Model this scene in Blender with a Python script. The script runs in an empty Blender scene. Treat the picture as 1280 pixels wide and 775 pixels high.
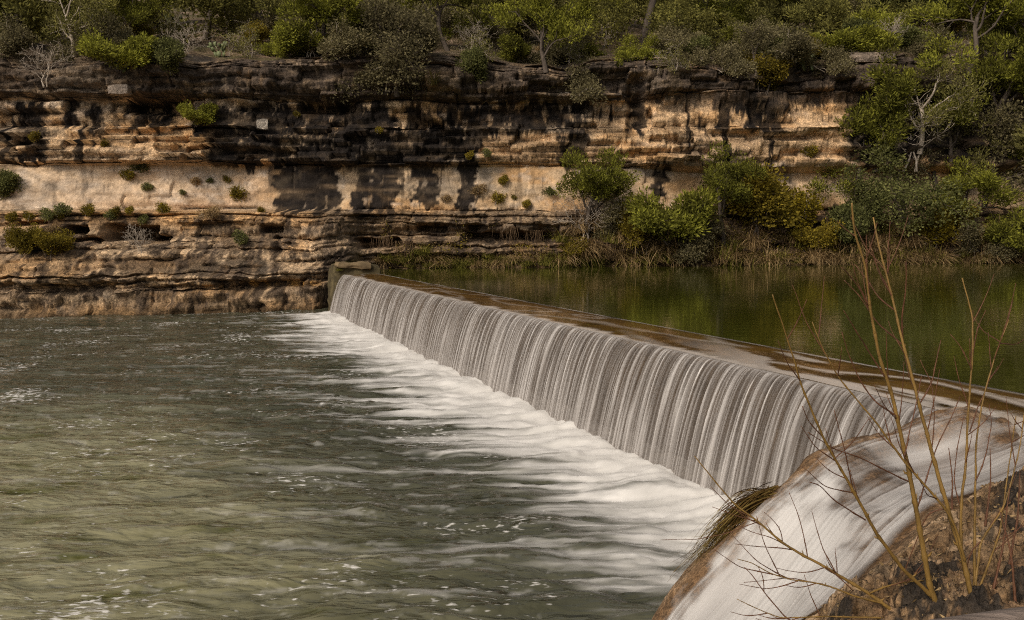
import bpy, math, random
import numpy as np
from mathutils import Vector, Matrix

# ------------------------------------------------------------------ camera, sky, sun, exposure
sc = bpy.context.scene
F = 1244.0                      # focal length in pixels of the 1280 wide photograph
CAMZ = 4.02                     # eye height above the lower pool
PITCH = math.atan((387.5 - 291.0) / F)
cam_d = bpy.data.cameras.new("camera")
cam_d.sensor_width = 36.0
cam_d.lens = 36.0 * F / 1280.0
cam_d.clip_start = 0.05
cam_d.clip_end = 2000
cam = bpy.data.objects.new("camera", cam_d)
sc.collection.objects.link(cam)
cam.location = (0, 0, CAMZ)
cam.rotation_euler = (math.radians(90) - PITCH, 0, 0)
sc.camera = cam

SUN_EL, SUN_AZ = math.radians(34), math.radians(212)   # azimuth clockwise from +Y: behind the camera, a little to its left
w = bpy.data.worlds.new("World")
sc.world = w
w.use_nodes = True
nt = w.node_tree
nt.nodes.clear()
sky = nt.nodes.new("ShaderNodeTexSky")
sky.sky_type = 'NISHITA'
sky.sun_disc = False
sky.sun_elevation = SUN_EL
sky.sun_rotation = SUN_AZ
sky.air_density = 1.0
sky.dust_density = 6.0
sky.ozone_density = 1.0
hs = nt.nodes.new("ShaderNodeHueSaturation")      # overcast: the blue is veiled by grey cloud
hs.inputs['Saturation'].default_value = 0.22
bg = nt.nodes.new("ShaderNodeBackground")
bg.inputs['Strength'].default_value = 0.076
wo = nt.nodes.new("ShaderNodeOutputWorld")
nt.links.new(sky.outputs[0], hs.inputs['Color'])
nt.links.new(hs.outputs[0], bg.inputs['Color'])
nt.links.new(bg.outputs[0], wo.inputs['Surface'])

sun_d = bpy.data.lights.new("sun", 'SUN')
sun_d.energy = 2.15
sun_d.angle = math.radians(18)
sun_d.color = (1.0, 0.86, 0.68)
sun = bpy.data.objects.new("sun", sun_d)
sc.collection.objects.link(sun)
sdir = Vector((math.sin(SUN_AZ) * math.cos(SUN_EL), math.cos(SUN_AZ) * math.cos(SUN_EL), math.sin(SUN_EL)))
sun.rotation_euler = (-sdir).to_track_quat('-Z', 'Y').to_euler()

sc.view_settings.view_transform = 'Standard'
sc.view_settings.look = 'None'
sc.view_settings.exposure = 0.2
sc.view_settings.gamma = 1.0
sc.view_settings.use_curve_mapping = False
sc.render.engine = 'CYCLES'
sc.cycles.use_denoising = False
sc.cycles.filter_width = 1.1
sc.cycles.max_bounces = 6
sc.cycles.diffuse_bounces = 3
sc.cycles.glossy_bounces = 3
sc.cycles.transmission_bounces = 4
sc.cycles.transparent_max_bounces = 12
sc.cycles.caustics_reflective = False
sc.cycles.caustics_refractive = False

COL = sc.collection
random.seed(7)
RNG = np.random.default_rng(11)

# ------------------------------------------------------------------ projection helpers
cp, sp = math.cos(PITCH), math.sin(PITCH)
def ray(px, py):
    u = (px - 640.0) / F; v = (387.5 - py) / F
    d = np.array([u, cp + v * sp, -sp + v * cp])
    return d / d[1]
def at(px, py, Y):
    return np.array([0, 0, CAMZ]) + ray(px, py) * Y
def proj(X, Y, Z):
    z = Z - CAMZ
    f = Y * cp - z * sp
    v = Y * sp + z * cp
    return 640 + F * X / f, 387.5 - F * v / f

# ------------------------------------------------------------------ noise
_pr = np.random.default_rng(3)
PERM = np.concatenate([_pr.permutation(256)] * 3)
VAL = _pr.random(256) * 2 - 1
def vnoise(x, y, z=0.0, seed=0):
    x = np.asarray(x, float) + seed * 17.31; y = np.asarray(y, float) + seed * 5.77; z = np.asarray(z, float) + seed * 9.13
    x, y, z = np.broadcast_arrays(x, y, z)
    xi = np.floor(x).astype(int); yi = np.floor(y).astype(int); zi = np.floor(z).astype(int)
    xf = x - xi; yf = y - yi; zf = z - zi
    u = xf * xf * (3 - 2 * xf); v = yf * yf * (3 - 2 * yf); ww = zf * zf * (3 - 2 * zf)
    xi &= 255; yi &= 255; zi &= 255
    def h(a, b, c):
        return VAL[PERM[PERM[PERM[(xi + a) & 255] + ((yi + b) & 255)] + ((zi + c) & 255)]]
    def lx(b, c):
        a0 = h(0, b, c); return a0 + (h(1, b, c) - a0) * u
    def ly(c):
        a0 = lx(0, c); return a0 + (lx(1, c) - a0) * v
    a0 = ly(0)
    return a0 + (ly(1) - a0) * ww
def vnoise2(x, y, seed=0):
    x = np.asarray(x, float) + seed * 17.31; y = np.asarray(y, float) + seed * 5.77
    x, y = np.broadcast_arrays(x, y)
    xi = np.floor(x).astype(int); yi = np.floor(y).astype(int)
    xf = x - xi; yf = y - yi
    u = xf * xf * (3 - 2 * xf); v = yf * yf * (3 - 2 * yf)
    xi &= 255; yi &= 255
    def h(a, b): return VAL[PERM[PERM[(xi + a) & 255] + ((yi + b) & 255)]]
    a = h(0, 0); a = a + (h(1, 0) - a) * u
    b = h(0, 1); b = b + (h(1, 1) - b) * u
    return a + (b - a) * v
def fbm2(x, y, o=4, seed=0, gain=0.5):
    s = 0; a = 1; t = 0
    for i in range(o):
        s = s + a * vnoise2(x * 2 ** i, y * 2 ** i, seed + i * 3); t += a; a *= gain
    return s / t
def fbm3(x, y, z, o=4, seed=0, gain=0.5):
    s = 0; a = 1; t = 0
    for i in range(o):
        s = s + a * vnoise(x * 2 ** i, y * 2 ** i, z * 2 ** i, seed + i * 3); t += a; a *= gain
    return s / t
def sstep(a, b, x):
    t = np.clip((x - a) / (b - a), 0, 1)
    return t * t * (3 - 2 * t)
def lerp(a, b, t): return a + (b - a) * t

# ------------------------------------------------------------------ mesh helpers
def mesh_np(name, V, Q, T=None, smooth=True, attrs=None, cols=None):
    me = bpy.data.meshes.new(name)
    V = np.asarray(V, np.float32).reshape(-1, 3)
    Q = np.asarray(Q, np.int32).reshape(-1, 4)
    nq = len(Q)
    T = np.zeros((0, 3), np.int32) if T is None else np.asarray(T, np.int32).reshape(-1, 3)
    n_t = len(T)
    me.vertices.add(len(V)); me.vertices.foreach_set("co", V.ravel())
    loops = np.concatenate([Q.ravel(), T.ravel()])
    me.loops.add(len(loops)); me.loops.foreach_set("vertex_index", loops)
    me.polygons.add(nq + n_t)
    starts = np.concatenate([np.arange(nq) * 4, nq * 4 + np.arange(n_t) * 3]).astype(np.int32)
    me.polygons.foreach_set("loop_start", starts)
    me.polygons.foreach_set("use_smooth", np.full(nq + n_t, smooth, bool))
    for k, a in (attrs or {}).items():
        at_ = me.attributes.new(k, 'FLOAT', 'POINT'); at_.data.foreach_set("value", np.asarray(a, np.float32).ravel())
    for k, a in (cols or {}).items():
        a = np.asarray(a, np.float32).reshape(-1, 3)
        at_ = me.attributes.new(k, 'FLOAT_COLOR', 'POINT')
        at_.data.foreach_set("color", np.concatenate([a, np.ones((len(a), 1), np.float32)], 1).ravel())
    me.update(calc_edges=True)
    return me
def grid_quads(n, m, flip=False):
    i = np.arange(n - 1)[:, None] * m + np.arange(m - 1)[None, :]
    q = np.stack([i, i + 1, i + m + 1, i + m], -1).reshape(-1, 4)
    return q[:, ::-1] if flip else q
def mk(name, me, mat=None, parent=None, loc=None, **props):
    o = bpy.data.objects.new(name, me)
    COL.objects.link(o)
    if mat is not None and me is not None and not me.materials: me.materials.append(mat)
    if parent is not None: o.parent = parent
    if loc is not None: o.location = loc
    for k, v in props.items(): o[k] = v
    return o

class MB:
    """collects boxes and tubes"""
    def __init__(s): s.v = []; s.q = []; s.t = []; s.n = 0
    def add(s, V, Q, T=()):
        V = np.asarray(V, float)
        s.v.append(V); s.q.append(np.asarray(Q, int).reshape(-1, 4) + s.n); s.t.append(np.asarray(T, int).reshape(-1, 3) + s.n); s.n += len(V)
    def tube(s, pts, radii, sides=5, cap=True):
        pts = np.asarray(pts, float); n = len(pts)
        tan = np.gradient(pts, axis=0); tan /= np.linalg.norm(tan, axis=1)[:, None] + 1e-9
        ref = np.array([0.31, 0.2, 0.93]) if abs(tan[0][2]) < 0.8 else np.array([0.95, 0.25, 0.1])
        b = np.cross(tan, ref); b /= np.linalg.norm(b, axis=1)[:, None] + 1e-9
        c = np.cross(tan, b)
        a = np.arange(sides) / sides * 2 * math.pi
        r = np.asarray(radii, float)[:, None, None]
        V = pts[:, None, :] + r * (np.cos(a)[None, :, None] * b[:, None, :] + np.sin(a)[None, :, None] * c[:, None, :])
        i = np.arange(n - 1)[:, None] * sides + np.arange(sides)[None, :]
        j = np.arange(n - 1)[:, None] * sides + (np.arange(sides)[None, :] + 1) % sides
        Q = np.stack([i, j, j + sides, i + sides], -1).reshape(-1, 4)
        T = []
        V = V.reshape(-1, 3)
        if cap:
            V = np.concatenate([V, pts[-1:]]); k = len(V) - 1; o = (n - 1) * sides
            T = [(o + q, o + (q + 1) % sides, k) for q in range(sides)]
        s.add(V, Q, T)
    def mesh(s, name, smooth=True, **kw):
        return mesh_np(name, np.concatenate(s.v), np.concatenate(s.q), np.concatenate(s.t), smooth, **kw)

# ------------------------------------------------------------------ materials
def newmat(name):
    m = bpy.data.materials.new(name); m.use_nodes = True
    n = m.node_tree.nodes; n.clear()
    out = n.new("ShaderNodeOutputMaterial")
    return m, n, m.node_tree.links, out
def noise_node(n, l, scale, detail=4, rough=0.55, vec=None, dist=0.0):
    t = n.new("ShaderNodeTexNoise"); t.inputs['Scale'].default_value = scale
    t.inputs['Detail'].default_value = detail; t.inputs['Roughness'].default_value = rough; t.inputs['Distortion'].default_value = dist
    if vec is not None: l.new(vec, t.inputs['Vector'])
    return t
def ramp(n, l, src, stops):
    r = n.new("ShaderNodeValToRGB"); e = r.color_ramp.elements
    while len(e) > 1: e.remove(e[-1])
    e[0].position = stops[0][0]; e[0].color = (*stops[0][1], 1)
    for p, c in stops[1:]:
        x = e.new(p); x.color = (*c, 1)
    if src is not None: l.new(src, r.inputs[0])
    return r
def mixc(n, l, a, b, fac, mode='MIX'):
    m = n.new("ShaderNodeMix"); m.data_type = 'RGBA'; m.blend_type = mode
    for sock, v in ((m.inputs[0], fac), (m.inputs[6], a), (m.inputs[7], b)):
        if hasattr(v, 'links') or hasattr(v, 'is_linked'): l.new(v, sock)
        elif isinstance(v, tuple): sock.default_value = (*v, 1)
        else: sock.default_value = v
    return m.outputs[2]
def math_node(n, l, op, a, b=None, clamp=False):
    m = n.new("ShaderNodeMath"); m.operation = op; m.use_clamp = clamp
    for k, v in enumerate((a, b)):
        if v is None: continue
        if hasattr(v, 'is_linked'): l.new(v, m.inputs[k])
        else: m.inputs[k].default_value = v
    return m.outputs[0]
def bump(n, l, h, strength, dist):
    b = n.new("ShaderNodeBump"); b.inputs['Strength'].default_value = strength; b.inputs['Distance'].default_value = dist
    l.new(h, b.inputs['Height']); return b.outputs[0]
def attr(n, name, out='Fac'):
    a = n.new("ShaderNodeAttribute"); a.attribute_name = name
    return a.outputs[out]
def world_pos(n): return n.new("ShaderNodeNewGeometry").outputs['Position']
def scaled(n, l, vec, s):
    m = n.new("ShaderNodeMapping"); m.inputs['Scale'].default_value = s
    l.new(vec, m.inputs['Vector']); return m.outputs[0]

def mat_rock(name, wet=0.0, speck=9.0):
    m, n, l, out = newmat(name)
    p = n.new("ShaderNodeBsdfPrincipled")
    pos = world_pos(n)
    c = attr(n, 'col', 'Color')
    n1 = noise_node(n, l, speck, 5, 0.7, scaled(n, l, pos, (1, 1, 1.7)))
    r1 = ramp(n, l, n1.outputs['Fac'], [(0.28, (0.45, 0.44, 0.43)), (0.5, (0.98, 0.98, 0.98)), (0.72, (1.5, 1.45, 1.38))])
    n2 = noise_node(n, l, speck * 3.3, 3, 0.6, pos)
    r2 = ramp(n, l, n2.outputs['Fac'], [(0.3, (0.52, 0.51, 0.5)), (0.5, (1.0, 1.0, 1.0)), (0.7, (1.42, 1.4, 1.38))])
    k = math_node(n, l, 'SUBTRACT', 1.0, attr(n, 'calm'))
    cc = mixc(n, l, c, r1.outputs[0], k, 'MULTIPLY')
    cc = mixc(n, l, cc, r2.outputs[0], k, 'MULTIPLY')
    l.new(cc, p.inputs['Base Color'])
    p.inputs['Roughness'].default_value = 0.9 - 0.5 * wet
    p.inputs['Specular IOR Level'].default_value = 0.2 + 0.3 * wet
    h = math_node(n, l, 'MULTIPLY', k, math_node(n, l, 'ADD', n1.outputs['Fac'], math_node(n, l, 'MULTIPLY', n2.outputs['Fac'], 0.4)))
    l.new(bump(n, l, h, 0.8, 0.06 * 9 / speck), p.inputs['Normal'])
    l.new(p.outputs[0], out.inputs[0])
    return m
def mat_plain(name, c, rough=0.85, scale=6.0, var=0.35, bmp=0.3, stretch=(1, 1, 1), obj=True, spec=0.3):
    m, n, l, out = newmat(name)
    p = n.new("ShaderNodeBsdfPrincipled")
    tc = n.new("ShaderNodeTexCoord")
    v = scaled(n, l, tc.outputs['Object' if obj else 'Generated'], stretch)
    t = noise_node(n, l, scale, 5, 0.65, v)
    r = ramp(n, l, t.outputs['Fac'], [(0.3, tuple(x * (1 - var) for x in c)), (0.5, c), (0.72, tuple(x * (1 + var) for x in c))])
    l.new(r.outputs[0], p.inputs['Base Color'])
    p.inputs['Roughness'].default_value = rough
    p.inputs['Specular IOR Level'].default_value = spec
    l.new(bump(n, l, t.outputs['Fac'], bmp, 0.02), p.inputs['Normal'])
    l.new(p.outputs[0], out.inputs[0])
    return m
def mat_leaf(name, dark, mid, light, trans=0.42, clump=1.6):
    m, n, l, out = newmat(name)
    g = n.new("ShaderNodeNewGeometry")
    tc = n.new("ShaderNodeTexCoord")
    t = noise_node(n, l, clump, 2, 0.5, tc.outputs['Object'])
    f = math_node(n, l, 'ADD', math_node(n, l, 'MULTIPLY', g.outputs['Random Per Island'], 0.55), math_node(n, l, 'MULTIPLY', t.outputs['Fac'], 0.9))
    f = math_node(n, l, 'SUBTRACT', f, 0.22)
    oi = n.new("ShaderNodeObjectInfo")
    f = math_node(n, l, 'ADD', f, math_node(n, l, 'MULTIPLY', math_node(n, l, 'SUBTRACT', oi.outputs['Random'], 0.5), 0.25))
    r = ramp(n, l, f, [(0.15, dark), (0.5, mid), (0.88, light)])
    d = n.new("ShaderNodeBsdfDiffuse"); tr = n.new("ShaderNodeBsdfTranslucent")
    l.new(r.outputs[0], d.inputs[0]); l.new(r.outputs[0], tr.inputs[0])
    mx = n.new("ShaderNodeMixShader"); mx.inputs[0].default_value = trans
    l.new(d.outputs[0], mx.inputs[1]); l.new(tr.outputs[0], mx.inputs[2])
    l.new(mx.outputs[0], out.inputs[0])
    return m

M = {}
M['cliff'] = mat_rock('limestone', speck=3.2)
M['bedrock'] = mat_rock('wet_limestone', wet=0.35, speck=9.0)
M['soil'] = mat_rock('leaf_litter', speck=2.5)
M['concrete'] = mat_plain('old_concrete', (0.115, 0.08, 0.05), 0.8, 2.5, 0.5, 0.5)
M['moss'] = mat_plain('mossy_concrete', (0.075, 0.058, 0.028), 0.9, 3.0, 0.7, 0.6)
M['crest'] = mat_plain('algae_covered_concrete', (0.21, 0.13, 0.048), 0.85, 1.4, 0.55, 0.4)
M['bark'] = mat_plain('dark_bark', (0.085, 0.066, 0.052), 0.95, 8, 0.5, 0.8, (1, 1, 0.3))
M['greybark'] = mat_plain('weathered_grey_twig', (0.36, 0.30, 0.24), 0.95, 8, 0.4, 0.4)
M['willow'] = mat_plain('yellow_brown_willow_bark', (0.17, 0.10, 0.026), 0.55, 14, 0.45, 0.3, (1, 1, 0.4))
M['willow_twig'] = mat_plain('brown_willow_twig', (0.10, 0.042, 0.02), 0.6, 14, 0.4, 0.3)
M['wood'] = mat_plain('weathered_wood', (0.16, 0.125, 0.105), 0.8, 5, 0.6, 0.9, (0.35, 7, 7))
M['juniper'] = mat_leaf('juniper_needles', (0.06, 0.058, 0.015), (0.175, 0.172, 0.033), (0.4, 0.4, 0.06))
M['juniper_olive'] = mat_leaf('olive_juniper_needles', (0.065, 0.058, 0.025), (0.165, 0.152, 0.055), (0.34, 0.31, 0.095))
M['oak'] = mat_leaf('live_oak_leaves', (0.055, 0.058, 0.024), (0.14, 0.145, 0.05), (0.3, 0.3, 0.105))
M['greyleaf'] = mat_leaf('grey_green_leaves', (0.085, 0.072, 0.04), (0.18, 0.155, 0.08), (0.31, 0.265, 0.14))
M['yellow'] = mat_leaf('autumn_yellow_leaves', (0.07, 0.058, 0.012), (0.19, 0.145, 0.02), (0.40, 0.31, 0.03))
M['olive_yellow'] = mat_leaf('yellowing_leaves', (0.08, 0.064, 0.016), (0.2, 0.155, 0.026), (0.38, 0.29, 0.04))
M['drygrass'] = mat_leaf('dry_grass_blades', (0.09, 0.06, 0.03), (0.27, 0.18, 0.085), (0.5, 0.35, 0.18), 0.2)
M['grass'] = mat_leaf('green_grass_blades', (0.055, 0.054, 0.013), (0.175, 0.16, 0.034), (0.34, 0.3, 0.07), 0.2)
M['sotol'] = mat_leaf('sotol_blades', (0.06, 0.055, 0.025), (0.14, 0.125, 0.05), (0.3, 0.24, 0.09), 0.15)
M['cactus'] = mat_plain('cactus_pad', (0.14, 0.16, 0.075), 0.6, 9, 0.25, 0.3)
M['woodland'] = mat_leaf('woodland_leaves', (0.045, 0.042, 0.017), (0.13, 0.122, 0.04), (0.3, 0.275, 0.075), 0.4, 0.35)

def mat_lower_water():
    m, n, l, out = newmat('lower_pool_water')
    pos = world_pos(n)
    foam = attr(n, 'foam'); pale_patch = attr(n, 'pale_patch')
    p = n.new("ShaderNodeBsdfPrincipled")
    t = noise_node(n, l, 0.5, 4, 0.6, scaled(n, l, pos, (0.7, 1.6, 1)))
    deep = ramp(n, l, t.outputs['Fac'], [(0.35, (0.042, 0.043, 0.026)), (0.6, (0.078, 0.077, 0.051))]).outputs[0]
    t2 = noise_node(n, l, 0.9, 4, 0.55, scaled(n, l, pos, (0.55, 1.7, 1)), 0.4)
    pale_col = ramp(n, l, t2.outputs['Fac'], [(0.31, (0.07, 0.07, 0.014)), (0.43, (0.175, 0.163, 0.092)), (0.7, (0.265, 0.247, 0.155))]).outputs[0]
    l.new(mixc(n, l, deep, pale_col, pale_patch), p.inputs['Base Color'])  # water colour turns paler inside the patch mask
    p.inputs['Roughness'].default_value = 0.12
    p.inputs['IOR'].default_value = 1.33
    b1 = noise_node(n, l, 2.3, 3, 0.52, scaled(n, l, pos, (0.6, 1.4, 1)), 0.4)
    nrm = bump(n, l, b1.outputs['Fac'], 0.6, 0.27)
    l.new(nrm, p.inputs['Normal'])
    f = n.new("ShaderNodeBsdfPrincipled")
    f.inputs['Base Color'].default_value = (0.80, 0.77, 0.735, 1); f.inputs['Roughness'].default_value = 0.7
    f.inputs['Specular IOR Level'].default_value = 0.2
    # small bubbles riding on the water, plus sky glints painted as pale flecks
    fl = noise_node(n, l, 11.0, 2, 0.5, scaled(n, l, pos, (0.6, 1.3, 1)))
    region = noise_node(n, l, 0.35, 3, 0.6, pos)
    th = math_node(n, l, 'MULTIPLY', math_node(n, l, 'SUBTRACT', region.outputs['Fac'], 0.36, True), 0.95)
    fleck = math_node(n, l, 'MULTIPLY', math_node(n, l, 'SUBTRACT', math_node(n, l, 'ADD', fl.outputs['Fac'], th), 0.815, True), 7.0, True)
    fleck = math_node(n, l, 'MULTIPLY', fleck, 0.75)
    ff = math_node(n, l, 'MAXIMUM', foam, fleck)
    mx = n.new("ShaderNodeMixShader")
    l.new(ff, mx.inputs[0]); l.new(p.outputs[0], mx.inputs[1]); l.new(f.outputs[0], mx.inputs[2])
    l.new(mx.outputs[0], out.inputs[0])
    return m
def mat_pool():
    m, n, l, out = newmat('upper_pool_water')
    pos = world_pos(n)
    p = n.new("ShaderNodeBsdfPrincipled")
    t = noise_node(n, l, 0.12, 3, 0.5, pos)
    l.new(ramp(n, l, t.outputs['Fac'], [(0.35, (0.034, 0.037, 0.005)), (0.65, (0.058, 0.059, 0.009))]).outputs[0], p.inputs['Base Color'])
    p.inputs['Roughness'].default_value = 0.04
    p.inputs['IOR'].default_value = 1.33
    b = noise_node(n, l, 1.0, 4, 0.6, scaled(n, l, pos, (0.3, 3.2, 1)))
    l.new(bump(n, l, b.outputs['Fac'], 0.25, 0.014), p.inputs['Normal'])
    l.new(p.outputs[0], out.inputs[0])
    return m
def mat_crest_water():
    m, n, l, out = newmat('thin_crest_water')
    pos = world_pos(n)
    tr = n.new("ShaderNodeBsdfTransparent"); tr.inputs[0].default_value = (0.86, 0.78, 0.62, 1)
    g = n.new("ShaderNodeBsdfGlossy"); g.inputs['Roughness'].default_value = 0.06
    b = noise_node(n, l, 1.6, 3, 0.5, pos)
    nrm = bump(n, l, b.outputs['Fac'], 0.2, 0.025); l.new(nrm, g.inputs['Normal'])
    fr = n.new("ShaderNodeFresnel"); fr.inputs['IOR'].default_value = 1.33; l.new(nrm, fr.inputs['Normal'])
    mx = n.new("ShaderNodeMixShader")
    l.new(math_node(n, l, 'MULTIPLY', fr.outputs[0], 0.55), mx.inputs[0]); l.new(tr.outputs[0], mx.inputs[1]); l.new(g.outputs[0], mx.inputs[2])
    foam_sheen_diff = n.new("ShaderNodeBsdfDiffuse"); foam_sheen_diff.inputs[0].default_value = (0.66, 0.59, 0.53, 1)  # diffuse white for lip foam and for painted sky sheen on ripples
    m2 = n.new("ShaderNodeMixShader")
    l.new(attr(n, 'foam'), m2.inputs[0]); l.new(mx.outputs[0], m2.inputs[1]); l.new(foam_sheen_diff.outputs[0], m2.inputs[2])
    l.new(m2.outputs[0], out.inputs[0])
    return m
def mat_silk(name, white, grey):
    m, n, l, out = newmat(name)
    d = attr(n, 'dens')
    c = mixc(n, l, grey, white, d)
    df = n.new("ShaderNodeBsdfDiffuse"); l.new(c, df.inputs[0])
    tl = n.new("ShaderNodeBsdfTranslucent"); l.new(c, tl.inputs[0])
    gl = n.new("ShaderNodeBsdfGlossy"); gl.inputs['Roughness'].default_value = 0.35; gl.inputs[0].default_value = (0.9, 0.9, 0.9, 1)
    m1 = n.new("ShaderNodeMixShader"); m1.inputs[0].default_value = 0.35
    l.new(df.outputs[0], m1.inputs[1]); l.new(tl.outputs[0], m1.inputs[2])
    m2 = n.new("ShaderNodeMixShader"); m2.inputs[0].default_value = 0.06
    l.new(m1.outputs[0], m2.inputs[1]); l.new(gl.outputs[0], m2.inputs[2])
    tr = n.new("ShaderNodeBsdfTransparent"); tr.inputs[0].default_value = (0.95, 0.93, 0.9, 1)
    m3 = n.new("ShaderNodeMixShader")
    l.new(attr(n, 'alpha'), m3.inputs[0]); l.new(tr.outputs[0], m3.inputs[1]); l.new(m2.outputs[0], m3.inputs[2])
    l.new(m3.outputs[0], out.inputs[0])
    return m
M['lower'] = mat_lower_water(); M['pool'] = mat_pool(); M['crestwater'] = mat_crest_water()
M['curtain'] = mat_silk('falling_water', (0.72, 0.68, 0.65), (0.25, 0.222, 0.203))
M['slide'] = mat_silk('silky_sliding_water', (0.86, 0.83, 0.80), (0.42, 0.38, 0.355))

# ------------------------------------------------------------------ the cliff
ZPOOL = 1.97
def Yc(X): return 60.5 + 0.28 * X + 0.9 * vnoise2(X * 0.09, 0.5, 5) + 0.35 * vnoise2(X * 0.33, 3.5, 6)
LEFT = [(6.3,-0.8),(6.5,0.0),(6.25,1.15),(5.55,1.32),(6.15,1.8),(5.8,2.15),(4.7,2.9),(3.7,3.5),(3.3,3.75),(3.35,4.55),(3.05,5.05),(0.45,5.35),(0.0,7.65),(0.75,7.9),(0.7,9.65),(0.2,9.85),(0.15,11.15),(0.95,11.45),(1.0,12.9),(0.3,13.45),(-1.2,13.6),(-3.0,13.7)]
MID = [(2.0,0.3),(2.2,1.9),(1.9,2.3),(1.5,2.5),(2.0,2.9),(1.7,3.2),(1.8,3.5),(1.0,3.75),(1.0,4.0),(1.6,4.5),(1.35,5.05),(0.45,5.35),(0.0,7.65),(0.7,7.9),(0.65,9.65),(0.15,9.85),(0.2,11.15),(0.9,11.45),(1.0,12.9),(0.3,13.45),(-1.2,13.6),(-3.0,13.7)]
RIGHT = [(2.2,0.3),(2.3,1.9),(2.1,2.3),(1.9,2.6),(1.8,3.0),(1.6,3.3),(1.4,3.6),(1.2,3.9),(1.0,4.3),(0.8,4.7),(0.5,5.05),(-0.2,5.35),(-0.7,7.35),(0.6,7.65),(0.75,9.65),(0.35,9.85),(0.3,11.6),(0.8,11.8),(0.95,12.9),(0.4,13.45),(-1.2,13.6),(-3.0,13.7)]
rows_per = [5,6,20,8,10,7,14,12,7,18,10,18,38,12,44,8,30,12,34,14,7]
def prof_rows(K):
    o = []; z = []
    for i, nr in enumerate(rows_per):
        t = np.arange(nr) / nr
        o.append(lerp(K[i][0], K[i+1][0], t)); z.append(lerp(K[i][1], K[i+1][1], t))
    o.append([K[-1][0]]); z.append([K[-1][1]])
    return np.concatenate(o), np.concatenate(z)
oL, zL = prof_rows(LEFT); oM, zM = prof_rows(MID); oR, zR = prof_rows(RIGHT)
Xs = np.concatenate([np.linspace(-48, -31, 90)[:-1], np.linspace(-31, 39, 1600)[:-1], np.linspace(39, 70, 110)])
fL = 1 - sstep(-10.3, -8.3, Xs + 0.25 * vnoise2(Xs * 2, 0.3, 9)); fR = sstep(6, 12, Xs)
fM = 1 - fL - fR
OUT = fL[None] * oL[:, None] + fM[None] * oM[:, None] + fR[None] * oR[:, None]
ZZ = fL[None] * zL[:, None] + fM[None] * zM[:, None] + fR[None] * zR[:, None]
XX = np.broadcast_to(Xs[None], OUT.shape).copy()
YC = np.broadcast_to(Yc(Xs)[None], OUT.shape)
YCL = 60.5 + 0.28 * XX
ZN = ZZ.copy()                                           # nominal height, before the strata rise with distance
def rimz(X): return 0.55 * vnoise2(X * 0.17, 7.3, 25) + 0.25 * vnoise2(X * 0.6, 2.3, 26)
ZZ = np.where(ZZ > CAMZ, CAMZ + (ZZ - CAMZ) * YCL / 55.0, ZZ)
ZZ = ZZ + rimz(XX) * sstep(11.6, 13.2, ZN)
PYC = 291 - (ZN - CAMZ) * F / 55.0                       # nominal height in photo rows
lay_b = np.array([60,78,90,104,117,130,142,156,165,171,177,182,189,195,201,207,229,246,263,271,281,296,310,322,331,339,347,357,372,386,420.])
lay_s = 1.15 * np.array([.1,.25,.3,.4,.28,.34,.28,.38,.28,.4,.32,.4,.3,.4,.3,.08,.05,.06,.2,.22,.25,.16,.16,.16,.18,.2,.2,.12,.12,.1])
wig = 3.2 * vnoise2(XX * 0.22, 0.1, 21) + 1.5 * vnoise2(XX * 0.9, PYC * 0.02, 22)
pyw = PYC + wig
lay = np.clip(np.searchsorted(lay_b, pyw) - 1, 0, len(lay_s) - 1)
off = np.zeros_like(OUT); joint = np.zeros_like(OUT); brand = np.zeros_like(OUT)
for k in range(len(lay_s)):
    sel = lay == k
    if not sel.any(): continue
    lo, hi = ((6, 14) if 15 <= k <= 17 else (0.7, 3.6))
    edges = [-55.0]
    while edges[-1] < 75: edges.append(edges[-1] + RNG.uniform(lo, hi))
    edges = np.array(edges)
    xj = XX[sel] + 0.12 * vnoise2(XX[sel] * 0.5, PYC[sel] * 0.2, 23)
    b = np.searchsorted(edges, xj) - 1
    rb = RNG.normal(0, 1, len(edges) + 1); rc = RNG.random(len(edges) + 1)
    off[sel] = np.clip(rb[b], -1.6, 1.8) * lay_s[k]
    brand[sel] = rc[b]
    dd = np.minimum(xj - edges[b], edges[np.minimum(b + 1, len(edges) - 1)] - xj)
    joint[sel] = np.exp(-(dd / 0.06) ** 2)
dlay = np.minimum(np.abs(pyw - lay_b[lay]), np.abs(lay_b[lay + 1] - pyw))
groove = np.exp(-(dlay / 1.1) ** 2)
wallz = sstep(205, 209, pyw) * (1 - sstep(258, 263, pyw))
off -= groove * np.where(wallz > .5, 0.03, 0.22) + joint * np.where(wallz > .5, 0.03, 0.16)
edge = np.clip(1 - dlay / 4.0, 0, 1) ** 2                  # rounded block edges
off -= 0.09 * edge * (1 - wallz)
off += 0.55 * vnoise2(XX * 0.25, PYC * 0.03, 31) * (1 - 0.6 * wallz) + 0.16 * fbm2(XX * 0.9, PYC * 0.05, 3, 33)
off += (0.15 + 0.12 * sstep(262, 275, PYC) + 0.1 * sstep(132, 120, PYC)) * fbm3(XX * 1.8, ZZ * 2.6, OUT, 5, 35, 0.68) * (1 - 0.6 * wallz)
off += 0.35 * fbm2(XX * 0.7, PYC * 0.06, 3, 37) * sstep(133, 120, PYC)
def hsh(i, j): return VAL[PERM[(PERM[i.astype(int) & 255] + j.astype(int)) & 255]]
sq = pyw / 2.9 + 0.5 * vnoise2(XX * 0.35, PYC * 0.05, 57); sub = np.floor(sq); sfr = sq - sub
jx = np.floor(XX / (1.0 + 0.5 * hsh(sub, sub + 9)) + 4 * hsh(sub, sub) + 0.15 * vnoise2(XX * 3, PYC * .3, 58))
hb_ = hsh(sub, jx)
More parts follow.
